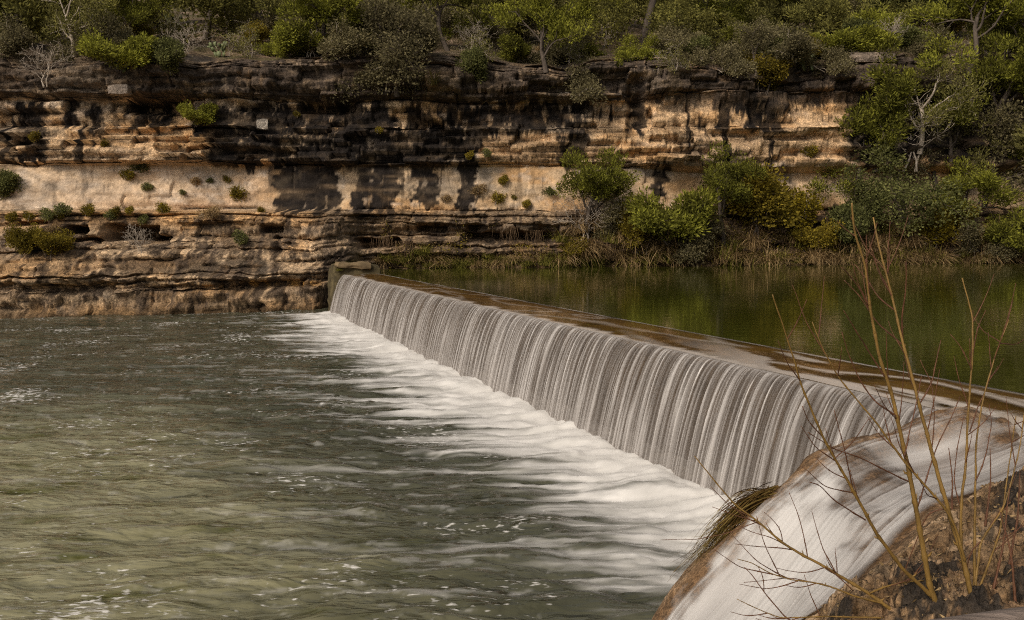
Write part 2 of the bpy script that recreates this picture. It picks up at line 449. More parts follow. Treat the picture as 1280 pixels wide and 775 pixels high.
crack = np.exp(-(np.minimum(sfr, 1 - sfr) / 0.16) ** 2) * sstep(-0.1, 0.3, vnoise2(XX * 0.6, sub * 7.7, 59))
off += (0.11 * hb_ - 0.07 * crack) * (1 - 0.85 * wallz)
bench = sstep(266, 300, PYC)
Y0 = YC - OUT
px0, py0 = proj(XX, Y0, ZZ)
def blob(x0, x1, y0, y1, sx=5, sy=3, wx=0, wy=0):
    a = px0 + wx; b = py0 + wy
    return sstep(x0 - sx, x0 + sx, a) * (1 - sstep(x1 - sx, x1 + sx, a)) * sstep(y0 - sy, y0 + sy, b) * (1 - sstep(y1 - sy, y1 + sy, b))
nw = 5 * fbm2(XX * 0.8, ZZ * 0.8, 3, 41); nh = 3 * fbm2(XX * 0.8, ZZ * 0.8, 3, 44)
for (a, b_, c, d, dep) in [(84,112,283,293,1.3),(128,192,282,300,1.9),(170,212,296,306,1.3),(330,352,282,291,1.0),(345,352,296,318,.6),
                           (448,500,298,309,1.2),(520,560,283,290,.8),(580,690,291,304,.9),(585,600,280,290,.7),(955,985,303,312,.8),(20,60,276,281,.5),(90,125,299,304,.8),
                           (160,225,127,141,.5),(700,735,130,141,.4),(600,700,132,141,.35),(300,430,131,140,.4)]:
    off -= 1.7 * dep * blob(a, b_, c, d, 4, 1.8, nw, nh)
for (a, b_, c, d, dep) in [(890,985,112,140,.55),(600,735,152,163,.35),(250,340,85,130,.3),(255,345,178,204,.5),(0,60,330,345,.2)]:
    off += dep * blob(a, b_, c, d, 4, 2, nw, nh)
off -= 0.9 * blob(787, 806, 92, 168, 5, 6, nw * .6, 0)
taper = 1 - sstep(13.45, 13.65, ZN)
YY = Y0 - off * (0.25 + 0.75 * taper)
ZZ = ZZ + 0.16 * fbm2(XX * 1.3, OUT * 1.5, 4, 51) * bench + 0.10 * fbm2(XX * 0.8, OUT * 0.8, 3, 53) * (1 - taper)
XX = XX + 0.10 * fbm2(XX * 1.5, ZZ * 1.5, 2, 55)
px0, py0 = proj(XX, YY, ZZ)

# --- colours that belong to the rock itself: cream limestone, ochre bands, black organic staining
def C3(*a): return np.array(a, float)
cream = C3(0.56, 0.40, 0.25); ochre = C3(0.50, 0.275, 0.105); greyr = C3(0.29, 0.235, 0.18); pale = C3(0.60, 0.495, 0.40); black = C3(0.014, 0.0108, 0.0095); brown = C3(0.11, 0.075, 0.045)
def mixm(a, b, m): return a + (b - a) * m[..., None]
n_a = fbm2(XX * 0.35, ZZ * 0.9, 4, 61); n_b = fbm2(XX * 1.2, ZZ * 2.4, 4, 64, 0.6); n_v = fbm2(XX * 1.4, ZZ * 0.22, 4, 67, 0.6); n_f = fbm2(XX * 4.0, ZZ * 5.0, 3, 70, 0.6)
col = np.broadcast_to(cream, XX.shape + (3,)).copy()
col = mixm(col, ochre, sstep(0.0, 0.4, n_a + 0.25 * (brand - .5)) * 0.6)
col = mixm(col, pale, sstep(0.12, 0.5, n_b + 0.3 * (brand - .5)) * 0.55)
col = mixm(col, greyr, sstep(0.05, 0.45, -n_a + 0.3 * n_b) * 0.75)
col = mixm(col, ochre, blob(-80, 400, 264, 284, 15, 4) * 0.65)
col = mixm(col, C3(0.42, 0.22, 0.05), blob(300, 402, 350, 358, 12, 2, 0, nh * .5) * 0.9)
col = mixm(col, C3(0.42, 0.22, 0.05), blob(60, 330, 354, 360, 12, 2, 0, nh) * 0.45)
col = mixm(col, pale, blob(-80, 340, 212, 262, 10, 3) * (0.35 + 0.3 * n_b))
col = mixm(col, ochre, (blob(600, 720, 166, 204, 6, 3) + blob(740, 1060, 120, 200, 8, 3) * .6 + blob(0, 250, 172, 204, 8, 3) * .5) * (0.35 + 0.4 * np.clip(n_b, 0, 1)))
col = col * (1 + (0.24 * hb_ * (1 - 0.7 * wallz)))[..., None]
st = np.zeros_like(XX)
wx = nw * 0.9 + 12 * n_b + 8 * n_a + 5 * n_f + 6 * fbm2(XX * .7, ZZ * 1.1, 3, 66); wy = 4 * n_f + 4 * n_b + 18 * fbm2(XX * 2.2, ZZ * 0.12, 3, 62, 0.6)
stains = [(25,56,122,203,.97),(78,98,124,158,.85),(110,130,124,166,.9),(140,152,126,160,.55),(160,228,124,143,.97),(160,224,145,163,.97),(248,345,130,168,.82),(255,430,166,206,.88),
 (344,424,204,266,.98),(440,497,198,266,.97),(505,512,206,262,.6),(515,546,204,256,.96),(572,599,176,266,.97),(545,570,206,262,.35),(425,602,156,206,.86),(330,345,206,262,.35),(300,312,215,262,.22),
 (345,496,128,166,.9),(508,545,128,166,.9),(556,602,128,166,.92),(430,440,206,262,.2),(600,737,128,166,.92),(692,737,166,206,.85),(640,690,186,200,.5),(787,808,96,170,.85),(760,775,126,150,.45),(735,760,92,128,.5),(890,987,110,143,.97),(896,914,142,168,.95),(938,975,140,168,.92),(868,880,146,166,.7),
 (1000,1062,84,132,.85),(820,850,150,170,.4),(814,836,204,252,.85),(975,990,206,230,.5),(1060,1400,40,205,.86),(-400,28,85,120,.6),(-400,28,160,175,.4),
 (280,345,272,316,.55),(400,470,262,300,.5),(470,720,262,334,.5),(150,330,318,346,.62),(150,300,362,390,.5),(60,160,358,386,.4),(330,400,318,338,.35),(-200,60,300,400,.35),(720,1400,262,340,.7)]
for (a, b_, c, d, s_) in stains:
    st = np.maximum(st, s_ * blob(a, b_, c, d, 4, 3, wx, wy))
rim = (1 - sstep(126, 133, PYC + 5 * n_b + 3 * n_f))
st = np.maximum(st, rim * (0.60 + 0.34 * sstep(-0.35, 0.15, n_a + n_b)))
st = np.maximum(st, sstep(0.22, 0.4, n_v) * 0.85 * (1 - sstep(200, 215, PYC)) * (1 - rim))
st = np.maximum(st, sstep(0.3, 0.42, n_v + 0.1 * n_b) * 0.45 * wallz)
st = np.maximum(st, sstep(0.16, 0.34, fbm2(XX * 2.8, ZZ * 0.16, 4, 68, 0.62) + 0.1 * n_b) * 0.6 * wallz * blob(320, 610, 190, 300, 30, 4, 5 * wx, 0) * (1 - 0.5 * sstep(225, 262, PYC)))
st = np.maximum(st, crack * 0.55 * (1 - wallz)); st = np.maximum(st, groove * 0.5 * (1 - wallz)); st = np.maximum(st, groove * 0.25)
st = sstep(0.16, 0.80, st)
n_s = fbm2(XX * 2.6, ZZ * 0.9, 4, 79, 0.6)
hole = sstep(0.30, 0.58, n_s + 0.45 * n_b + 0.25 * n_f) * (1 - 0.4 * rim)                    # where the black crust has flaked off
st = st * (1 - 0.5 * hole)
st = np.clip(st * (0.97 + 0.25 * n_b), 0, 1)
greyst = rim * 0.55 + 0.25
blackc = lerp(black[None, None], C3(0.082, 0.062, 0.048)[None, None], (np.clip(greyst + 0.5 * n_b + 0.4 * n_f, 0, 1) * np.clip(rim + .25, 0, 1))[..., None])
col = mixm(col, np.zeros_like(col), st * 0) * (1 - st[..., None]) + blackc * st[..., None]
low = sstep(262, 272, PYC)
col = mixm(col, C3(0.17, 0.11, 0.062), low * sstep(-0.30, 0.22, n_b + 0.5 * n_f + 0.12 * fM[None] + 0.25 * fR[None]) * 0.68)
col = mixm(col, C3(0.055, 0.04, 0.03), low * sstep(0.02, 0.3, n_s + 0.5 * n_f + 0.10 * fM[None]) * 0.8)
wetl = np.where(XX < -9.2, 1 - sstep(0.05, 0.45, ZZ + 0.15 * n_b), 1 - sstep(ZPOOL + .05, ZPOOL + .5, ZZ + 0.15 * n_b))
col = mixm(col, C3(0.09, 0.055, 0.025), wetl * 0.75)
col = mixm(col, C3(0.10, 0.07, 0.045), (1 - taper) * 0.9)
wl = np.exp(-((np.abs(vnoise2(XX * 0.12, ZZ * 2.3, 63))) / 0.06) ** 2) * wallz
col = mixm(col, C3(0.22, 0.15, 0.09), wl * 0.5)
wv = np.exp(-((np.abs(vnoise2(XX * 0.8 + 0.5 * ZZ, ZZ * 0.35, 65))) / 0.025) ** 2) * wallz
col = mixm(col, C3(0.10, 0.075, 0.05), wv * 0.55)
col *= (1 + 0.25 * n_f)[..., None]
CL = (XX, YY, ZZ)
me = mesh_np("cliff", np.stack(CL, -1), grid_quads(*XX.shape), attrs={'calm': 0.62 * wallz}, cols={'col': np.clip(col, 0.004, 1)})
mk("cliff", me, M['cliff'], kind="structure", label="stratified limestone cliff with black water stains across the river")

def on_cliff(px, py, tol=4.0):
    """point of the rock face seen at a photo pixel"""
    d = (px0 - px) ** 2 + (py0 - py) ** 2
    c = np.where(d < tol * tol, YY, 1e9)
    i = np.argmin(c)
    if c.ravel()[i] > 1e8: i = np.argmin(d)
    return np.array([XX.ravel()[i], YY.ravel()[i], ZZ.ravel()[i]])

# ------------------------------------------------------------------ hillside above the rim
def hill(X, Y):
    b = Y - Yc(X)
    zr = CAMZ + (13.55 - CAMZ) * (60.5 + 0.28 * X) / 55.0
    t = 0.30 * np.maximum(b, 0) + 0.06 * np.minimum(b, 0)
    st_ = 0.35 * (np.floor(t / 0.7 + 0.6 * vnoise2(X * 0.12, b * 0.1, 73)) * 0.7 - t) * sstep(1, 4, b)
    return zr - 0.02 + rimz(X) + t + st_ + 0.22 * fbm2(X * 0.5, Y * 0.5, 4, 71) * sstep(0, 2, b) + 2.0 * sstep(30, 60, b)
hx = np.linspace(-60, 85, 420); hb = np.concatenate([np.linspace(0.0, 14, 90)[:-1], np.linspace(14, 70, 60)])
HX, HB = np.meshgrid(hx, np.concatenate([[0.0], hb])); HY = Yc(HX) + HB; HZ = hill(HX, HY); HZ[0] -= 1.2
h1 = fbm2(HX * 0.6, HY * 0.6, 4, 75); h2 = fbm2(HX * 2.2, HY * 2.2, 3, 77)
hc = np.broadcast_to(C3(0.15, 0.105, 0.066), HX.shape + (3,)).copy()
hc = mixm(hc, C3(0.085, 0.072, 0.033), sstep(0.0, 0.3, h1)); hc = mixm(hc, C3(0.28, 0.205, 0.145), sstep(0.12, 0.4, h2 - 0.3 * h1)); hc = mixm(hc, C3(0.05, 0.04, 0.032), sstep(0.15, 0.4, -h1))
mk("hillside", mesh_np("hillside", np.stack([HX, HY, HZ], -1), grid_quads(*HX.shape), cols={'col': hc}), M['soil'], kind="structure", label="brushy hillside rising above the cliff rim")
def on_hill(px, py):
    r = ray(px, py)
    Ys = np.linspace(53, 120, 1400)
    P = r[None] * Ys[:, None]; P[:, 2] += CAMZ
    ok = (Ys - Yc(P[:, 0]) > 0.15) & (P[:, 2] < hill(P[:, 0], P[:, 1]))
    i = int(np.argmax(ok)) if ok.any() else 0
    if not ok.any():
        return None
    q = P[i].copy(); q[2] = float(hill(q[0], q[1])); return q

# ------------------------------------------------------------------ the weir
D = np.array([0.3335, -0.9428]); N = np.array([0.9428, 0.3335])     # along the crest towards the camera; upstream
L0 = np.array([-8.36, 49.5])
def dam_xy(s, n_):
    s = np.asarray(s, float); n_ = np.asarray(n_, float)
    return L0[0] + s * D[0] + n_ * N[0], L0[1] + s * D[1] + n_ * N[1]
dam = mk("weir", None, label="long low concrete weir with brown algae covered crest across the river", category="weir", loc=(*L0, 0))
S_END = 45.0
def to_local(V, o): return V - np.array(o.location)[None]
ss = np.linspace(-0.3, S_END, 420)
prof = [(0.06,-1.2),(0.04,1.70),(0.07,1.82),(0.16,1.88),(0.5,1.89),(1.0,1.912),(1.5,1.945),(1.78,1.955),(1.86,1.88),(1.9,0.2)]
P = []
for i, (n_, z) in enumerate(prof):
    wob = 0.03 * fbm2(ss * 1.3, np.full_like(ss, i * 1.7), 3, 81)
    x, y = dam_xy(ss, n_ + wob * 2 * (1 < i)); P.append(np.stack([x, y, z + wob * (0.25 if z > 1.9 else 0.7)], -1))
P = np.array(P)
mk("wall", mesh_np("weir_wall", to_local(P[:3].reshape(-1, 3), dam), grid_quads(3, len(ss), True)), M['concrete'], dam)
mk("crest", mesh_np("weir_crest", to_local(P[2:].reshape(-1, 3), dam), grid_quads(len(prof) - 2, len(ss), True)), M['crest'], dam)

def rough_box(mb, c, size, rot, rng, n=5, amp=0.05, taper=0.0):
    """a worn block: subdivided box with rounded, chipped faces"""
    g = np.linspace(-1, 1, n)
    faces = []
    for ax in range(3):
        for sgn in (-1, 1):
            a, b = np.meshgrid(g, g, indexing='ij')
            V = np.zeros((n, n, 3)); V[..., ax] = sgn; V[..., (ax + 1) % 3] = a; V[..., (ax + 2) % 3] = b * sgn
            faces.append(V.reshape(-1, 3))
    V = np.concatenate(faces)
    m = np.max(np.abs(V), axis=1, keepdims=True); r = np.linalg.norm(V, axis=1, keepdims=True)
    V = V * (0.72 + 0.28 * (1.25 / r))
    V[:, :2] *= (1 - taper * (V[:, 2:3] + 1) / 2)
    V = V * np.asarray(size)[None] / 2
    so = rng.uniform(0, 50)
    for k in range(3):
        V[:, k] += amp * fbm3(V[:, 0] * 2.2 + so, V[:, 1] * 2.2 + k * 7, V[:, 2] * 2.2, 3, 85 + k)
    ca, sa = math.cos(rot), math.sin(rot)
    R = np.array([[ca, -sa, 0], [sa, ca, 0], [0, 0, 1]])
    V = V @ R.T + np.asarray(c)[None]
    Q = np.concatenate([grid_quads(n, n) + k * n * n for k in range(6)])
    mb.add(V, Q)
rg = np.random.default_rng(5)
dang = math.atan2(D[1], D[0])
ab = mk("abutment", None, loc=(*L0, 0), label="mossy concrete abutment block at the far end of the weir", category="abutment")
mb = MB(); x, y = dam_xy(-1.15, 0.75); rough_box(mb, (x - L0[0], y - L0[1], 0.70), (1.7, 2.5, 3.4), dang, rg, 14, 0.22)
mk("block", mb.mesh("abutment_block"), M['moss'], ab)
mb = MB(); x, y = dam_xy(-0.55, 0.55); rough_box(mb, (x - L0[0], y - L0[1], 2.38), (0.9, 1.7, 0.30), dang + .06, rg, 12, 0.14)
mk("cap_slab", mb.mesh("abutment_cap"), mat_plain('pale_concrete', (0.17, 0.12, 0.065), 0.85, 3, 0.4, 0.4), ab)

# water on the crest
ss = np.linspace(-0.2, S_END + 6, 1100); nn = np.concatenate([np.linspace(1.75, 0.3, 22)[:-1], np.linspace(0.3, 0.0, 8)])
SS, NN = np.meshgrid(ss, nn)
near = sstep(31, 39, SS)
rip = fbm2(SS * 0.55 - NN * 0.5, NN * 2.2 + 0.35 * SS, 3, 91)
zc = ZPOOL + 0.003 - 0.038 * (1 - sstep(0.0, 1.2, NN)) + (0.004 + 0.020 * near) * rip * sstep(1.75, 1.5, NN)
x, y = dam_xy(SS, NN)
foam_sheen = sstep(0.30, 0.05, NN + 0.25 * fbm2(SS * 2.5, NN * .1, 3, 93)) * 0.55
band = 1 - np.abs(fbm2(SS * 0.35 - 0.9 * NN, NN * 1.1 + 0.2 * SS, 2, 95)) * 7
foam_sheen = np.maximum(foam_sheen, np.clip(band, 0, 1) * 0.55 * (0.35 + 0.65 * near) * sstep(1.7, 1.4, NN))  # sky reflection on the ripples, painted as pale bands
foam_sheen = np.maximum(foam_sheen, near * sstep(0.02, 0.22, fbm2(SS * 0.55 - 0.6 * NN, NN * 2.6 + 0.5 * SS, 3, 97) + 0.30 - 0.42 * NN) * 0.6)  # milky sky sheen painted over the near end
foam_sheen = np.maximum(foam_sheen, 0.45 * sstep(0.05, 0.0, np.abs(NN - 1.66 - 0.06 * fbm2(SS * 0.7, SS * 0, 2, 99))))
mk("crest_water", mesh_np("crest_water", np.stack([x, y, zc], -1), grid_quads(*SS.shape, True), attrs={'foam': np.clip(foam_sheen, 0, 1)}), M['crestwater'], kind="structure")  # foam attribute also carries the painted sky sheen

# falling curtain
S1 = 42.0
ss = np.concatenate([np.linspace(-0.05, 22, 1200)[:-1], np.linspace(22, S1, 2700)]); tt = np.linspace(0, 1, 18)
SS, TT = np.meshgrid(ss, tt)
tf = TT * 0.655
v0 = 1.22 * (1 + 0.05 * fbm2(SS * 0.6, SS * 0, 3, 101) + 0.03 * vnoise2(SS * 5, SS * 0, 103))
sw = SS + 0.02 * vnoise2(SS * 4, TT * 2.0, 104)
strand = 0.16 * vnoise2(SS * 3.1, TT * 0.5, 105) + 0.25 * vnoise2(sw * 8.5, TT * 0.8, 106) + 0.60 * vnoise2(sw * 19, TT * 1.0, 107) + 0.55 * vnoise2(sw * 37, TT * 1.3, 108)
strand = strand + 0.9 * (np.clip(1 - np.abs(vnoise2(sw * 12, TT * 0.7, 109)) * 3.2, 0, 1) ** 2 - 0.22)
strand = strand * sstep(0.0, 0.12, TT) * (0.75 + 0.25 * (1 - TT))
nd = 0.02 - v0 * tf - 0.018 * strand
zz = 1.935 - 4.9 * tf ** 2 + 0.01 * strand * (1 - TT) * (1 - sstep(0, .1, TT))
x, y = dam_xy(SS + 0.02 * np.sin(SS * 1.7) * TT, nd)
big = fbm2(SS * 0.45, SS * 0, 3, 110)
dens = np.clip(0.22 + 0.62 * strand + 0.14 * big + 0.06 * sstep(0.45, 1.0, TT) + 0.15 * sstep(0.25, 0.0, TT), 0, 1)
alpha = np.clip(0.62 + 0.5 * strand + 0.10 * big + 0.22 * sstep(0.45, 1, TT) + 0.30 * sstep(0.3, 0.0, TT), 0.12, 0.97)
mk("waterfall", mesh_np("waterfall", np.stack([x, y, zz], -1), grid_quads(*SS.shape), attrs={'dens': dens, 'alpha': alpha}), M['curtain'], kind="structure", label="thin veil of water falling evenly over the weir")

# ------------------------------------------------------------------ lower pool
us = np.concatenate([np.linspace(-1.7, -0.56, 60)[:-1], np.linspace(-0.56, 0.30, 520)[:-1], np.linspace(0.30, 1.2, 30)])
ys = np.concatenate([np.linspace(-4, 8.5, 14)[:-1], 8.5 * (64 / 8.5) ** np.linspace(0, 1, 430)])
UU, WY = np.meshgrid(us, ys); WX = UU * np.maximum(WY, 7)
sv = (WX - L0[0]) * D[0] + (WY - L0[1]) * D[1]; nv = (WX - L0[0]) * N[0] + (WY - L0[1]) * N[1]
dist = -nv - 0.80                                   # metres downstream of the foot of the fall
inside = sstep(-1.5, 0.2, sv) * (1 - sstep(40.5, 43, sv))
q1 = 0.8 * fbm2(WX * 0.5, WY * 0.9, 3, 121); q2 = 0.8 * fbm2(WX * 0.5 + 9, WY * 0.9, 3, 123)
w1 = fbm2(WX * 0.55 + q1, WY * 1.25 + q2, 4, 125, 0.55); w2 = fbm2(WX * 1.5 + q2 * 1.5, WY * 3.3 + q1 * 1.5, 4, 129, 0.55)
turb = np.exp(-np.maximum(dist, 0) / 7.0)
wz = (0.085 + 0.05 * turb) * w1 + (0.05 + 0.02 * turb) * w2
boil = np.exp(-((dist - 0.15) / 0.9) ** 2) * inside
wz = wz + boil * (0.09 + 0.13 * fbm2(sv * 0.9, dist * 1.3, 3, 133, 0.42))
calm = sstep(0, 30, WY) * 0 + 1
wisp = fbm2(WX * 0.45 + 0.9 * q1, WY * 3.7 + 1.1 * q2, 4, 137, 0.58)
wisp2 = fbm2(WX * 1.1 + q2, WY * 8.0 + q1, 3, 141, 0.55)
core = 1.06 - dist / (2.5 + 0.9 * fbm2(sv * 0.25, sv * 0, 2, 143))
foam = sstep(-0.32, 0.55, core + 0.85 * wisp + 0.35 * wisp2 - 0.05)
tail = sstep(0.18, 0.52, wisp + 0.4 * wisp2 + 0.38 * np.exp(-np.maximum(dist - 1.5, 0) / 2.6) - 0.16)
foam = np.maximum(foam * (1 - sstep(3.0, 6.0, dist)), 0.75 * tail * np.exp(-np.maximum(dist - 2, 0) / 3.0))
foam = np.where(dist < 0.15, np.maximum(foam, 0.97), foam)
foam = foam * (0.78 + 0.3 * fbm2(WX * 1.6, WY * 3.4, 3, 147) * sstep(0.0, 1.0, dist)) * inside
w3 = fbm2(WX * 2.6 + q2 * 2, WY * 7 + q1 * 2, 4, 149, 0.6)
thinf = sstep(0.30, 0.62, w3 + wisp * 0.5) * np.exp(-np.maximum(dist, 0) / 14) * (sv > -2)
foam = np.clip(np.maximum(foam, 0.28 * thinf), 0, 1)
pxw, pyw_ = proj(WX, WY, 0 * WX)
pale_patch = sstep(5.2, 8.8, dist + 1.8 * w1 + 0.6 * sstep(18, 12, WY)) * sstep(27, 16.5, WY + 2.0 * w1)  # paler water away from the fall and close to the viewer
pale_patch = np.clip(np.maximum(pale_patch, 0.38 * sstep(22, 12, WY) * sstep(3.5, 6, dist)), 0, 1)
mk("river_water", mesh_np("river_water", np.stack([WX, WY, wz], -1), grid_quads(*WX.shape), attrs={'foam': foam, 'pale_patch': pale_patch}), M['lower'], kind="structure")
def quad(corners, name, mat):
    return mk(name, mesh_np(name, corners, [[0, 1, 2, 3]], smooth=False), mat, kind="structure")
bed = -2.2
quad([(-150, -60, bed), (150, -60, bed), (150, 120, bed), (-150, 120, bed)], "riverbed", M['concrete'])
c = [dam_xy(a, b) for a, b in ((70, 1.735), (70, 120), (-7, 120), (-7, 1.735))]
quad([(p[0], p[1], ZPOOL) for p in c], "upper_pool_water", M['pool'])

# ------------------------------------------------------------------ near bank: tufa mound with the side spill
ctrl = []
def cpt(px, py, Y): ctrl.append(at(px, py, Y))
for a in [(1174,522,11.2),(1100,560,11.0),(1040,588,10.85),(1000,606,10.7),(960,637,10.5),(900,690,10.3),(860,722,10.2),(820,775,10.3),
          (1280,540,10.4),(1200,572,10.0),(1130,592,9.7),(1090,612,9.55),(1050,650,9.2),(1000,700,8.9),(950,750,8.7),(900,780,8.9),
          (1200,612,9.0),(1130,660,8.3),(1080,702,7.8),(1010,762,7.4),(1280,590,8.7),(1280,650,7.6),(1200,700,7.0),(1280,760,6.0),(1150,772,6.2),(1050,778,6.6),(1240,650,7.7)]: cpt(*a)
for x_, y_, z_ in [(5.2,12.3,1.2),(4.3,12.0,.4),(3.6,11.7,-.2),(3.0,11.5,-.6),(2.4,11.2,-.8),(1.7,11.2,-1.2),(0.6,10.2,-1.4),(0.3,8,-1.4),(0.6,6,-1.0),(1.0,4.5,-.4),(2.2,5,1.0),(5.5,4,1.9),(8,6,2.15),(8,9,2.2),(6.3,10.0,2.1),
                   (9.5,13,1.3),(6.8,12.6,1.3),(3,2,1.6),(9,1,2.4),(0,1,.6),(-2,3,-1),(-1.2,9,-1.6),(4,-2,2.2),(12,5,2.4),(12,12,1.6)]: ctrl.append(np.array([x_, y_, z_]))
ctrl = np.array(ctrl)
dm = np.sqrt(((ctrl[:, None, :2] - ctrl[None, :, :2]) ** 2).sum(-1) + 0.02)
A = np.block([[dm + 0.0 * np.eye(len(ctrl)), np.ones((len(ctrl), 1)), ctrl[:, :2]], [np.ones((1, len(ctrl))), np.zeros((1, 3))], [ctrl[:, :2].T, np.zeros((2, 3))]])
wts = np.linalg.solve(A, np.concatenate([ctrl[:, 2], np.zeros(3)]))
def bank0(X, Y):
    X = np.asarray(X, float); Y = np.asarray(Y, float)
    z = wts[-3] + wts[-2] * X + wts[-1] * Y
    for i in range(len(ctrl)):
        z = z + wts[i] * np.sqrt((X - ctrl[i, 0]) ** 2 + (Y - ctrl[i, 1]) ** 2 + 0.02)
    return z
# the wet chute, bounded by two curves
def curve(pts, t):
    pts = np.array(pts, float); k = np.linspace(0, 1, len(pts))
    return np.stack([np.interp(t, k, pts[:, j]) for j in range(pts.shape[1])], -1)
Lc = [at(*p) for p in [(1235,508,11.3),(1174,521,11.2),(1100,560,11.0),(1040,588,10.85),(1000,606,10.7),(960,637,10.5),(900,690,10.3),(860,722,10.2),(812,785,10.3)]]
Rc = [at(*p) for p in [(1480,585,9.6),(1340,598,9.4),(1200,610,9.05),(1130,658,8.4),(1095,688,8.0),(1065,715,7.75),(1030,745,7.5),(985,780,7.3),(900,860,7.2)]]
def smooth_curve(p, t):
    k = np.linspace(0, 1, len(p)); o = 0
    for dt in (-.06, -.03, 0, .03, .06): o = o + curve(p, np.clip(t + dt, 0, 1))
    return o / 5
Lp = smooth_curve(Lc, np.linspace(0, 1, 60))
def ldist(X, Y):
    X = np.asarray(X, float); best = np.full(np.broadcast(X, Y).shape, 1e9)
    for i in range(60): best = np.minimum(best, np.hypot(X - Lp[i, 0], Y - Lp[i, 1]))
    return best
def chute(X, Y):
    # a lumpy rib along the shoulder, and a trough with low steps inside it
    d = ldist(X, Y) + 0.18 * fbm2(X * 1.3, Y * 1.3, 2, 159)
    rib = 0.13 * np.exp(-((d - 0.22) / 0.28) ** 2)
    st_ = 0.11 * np.sin(2.6 * X + 1.3 * Y + 2.5 * fbm2(X * .7, Y * .7, 2, 158))
    return rib - 0.16 * sstep(0.45, 0.9, d) + st_ * sstep(0.4, 0.8, d)
def bank(X, Y):
    z = bank0(X, Y)
    r = fbm2(X * 1.6, Y * 1.6, 4, 151, 0.55)
    dry = sstep(0.0, 0.5, drymask(X, Y))
    return z + chute(X, Y) * (1 - dry) + (0.13 + 0.13 * dry) * r + 0.03 * fbm2(X * 5, Y * 5, 3, 153, 0.66) + dry * (0.24 * (0.28 - np.abs(fbm2(X * 3.0, Y * 3.0, 6, 155, 0.8))) - 0.12 * sstep(0.05, 0.3, fbm2(X * 8.5 + 3, Y * 8.5, 3, 157, 0.6)))
Rp = smooth_curve(Rc, np.linspace(0, 1, 60))
def drymask(X, Y):
    # signed distance towards the camera/right from the chute's right edge
    X = np.asarray(X, float); best = np.full(np.broadcast(X, Y).shape, 1e9); sgn = np.ones_like(best)
    for i in range(59):
        a = Rp[i, :2]; b = Rp[i + 1, :2]; ab_ = b - a; L2 = ab_ @ ab_ + 1e-9
        t = np.clip(((X - a[0]) * ab_[0] + (Y - a[1]) * ab_[1]) / L2, 0, 1)
        d = np.hypot(X - a[0] - t * ab_[0], Y - a[1] - t * ab_[1])
        cr = ab_[0] * (Y - a[1]) - ab_[1] * (X - a[0])
        m_ = d < best; best = np.where(m_, d, best); sgn = np.where(m_, np.sign(cr), sgn)
    return best * sgn
gx = np.concatenate([np.linspace(-2.5, 0.8, 20)[:-1], np.linspace(0.8, 5.4, 430)[:-1], np.linspace(5.4, 14, 70)])
gy = np.concatenate([np.linspace(-4, 4.5, 20)[:-1], np.linspace(4.5, 10.0, 460)[:-1], np.linspace(10.0, 12.2, 90)[:-1], np.linspace(12.2, 14, 20)])
GX, GY = np.meshgrid(gx, gy); GZ = bank(GX, GY)
dry = drymask(GX, GY)
# keep the bank below the pool and clear of the weir crest
sB = (GX - L0[0]) * D[0] + (GY - L0[1]) * D[1]; nB = (GX - L0[0]) * N[0] + (GY - L0[1]) * N[1]
GZ = np.where(nB > -0.05, np.minimum(GZ, lerp(GZ, 1.80, sstep(-0.05, 0.1, nB) * sstep(9.2, 9.8, GY))), GZ)
b1 = fbm2(GX * 1.7, GY * 1.7, 4, 161); b2 = fbm2(GX * 5, GY * 5, 4, 163, 0.65); b3 = fbm2(GX * 4.2 + 5, GY * 4.2, 5, 165, 0.75)
gc = np.broadcast_to(C3(0.21, 0.135, 0.072), GX.shape + (3,)).copy()
gc = mixm(gc, C3(0.30, 0.205, 0.125), sstep(0.05, 0.4, b2)); gc = mixm(gc, C3(0.10, 0.058, 0.026), sstep(0.0, 0.35, -b2 + 0.3 * b1))
gc = mixm(gc, C3(0.40, 0.28, 0.17), sstep(0.0, 0.4, dry) * sstep(0.1, 0.35, b2 + 0.4 * b3) * 0.7)
gc = mixm(gc, C3(0.025, 0.019, 0.014), sstep(0.35, 0.8, dry + 0.5 * b1) * sstep(-0.06, 0.10, b3 + 0.10 * sstep(1.0, 2.5, dry) + 0.35 * b1) * 0.95)
gc = mixm(gc, C3(0.12, 0.065, 0.03), sstep(0.5, 1.0, dry) * sstep(0.12, 0.3, b2 - 0.5 * b3) * 0.7)
gc = mixm(gc, C3(0.15, 0.085, 0.042), (1 - sstep(-0.1, 0.2, dry)) * 0.6)
gc = mixm(gc, C3(0.06, 0.036, 0.02), (1 - sstep(-0.1, 0.2, dry)) * sstep(-0.05, 0.3, b1 + 0.5 * b2) * 0.7)
gc = mixm(gc, C3(0.30, 0.2, 0.12), (1 - sstep(-0.1, 0.2, dry)) * sstep(0.1, 0.4, b2 - 0.3 * b1) * 0.6)
mk("near_bank", mesh_np("near_bank", np.stack([GX, GY, GZ], -1), grid_quads(*GX.shape), cols={'col': np.clip(gc, .005, 1)}), M['bedrock'], kind="structure", label="tan and black pitted tufa rock of the near bank")
def on_bank(px, py):
    r = ray(px, py); Ys = np.linspace(3, 13, 900); P_ = r[None] * Ys[:, None]; P_[:, 2] += CAMZ
    ok = P_[:, 2] < bank0(P_[:, 0], P_[:, 1]) + 0.01
    i = int(np.argmax(ok)); return P_[i]

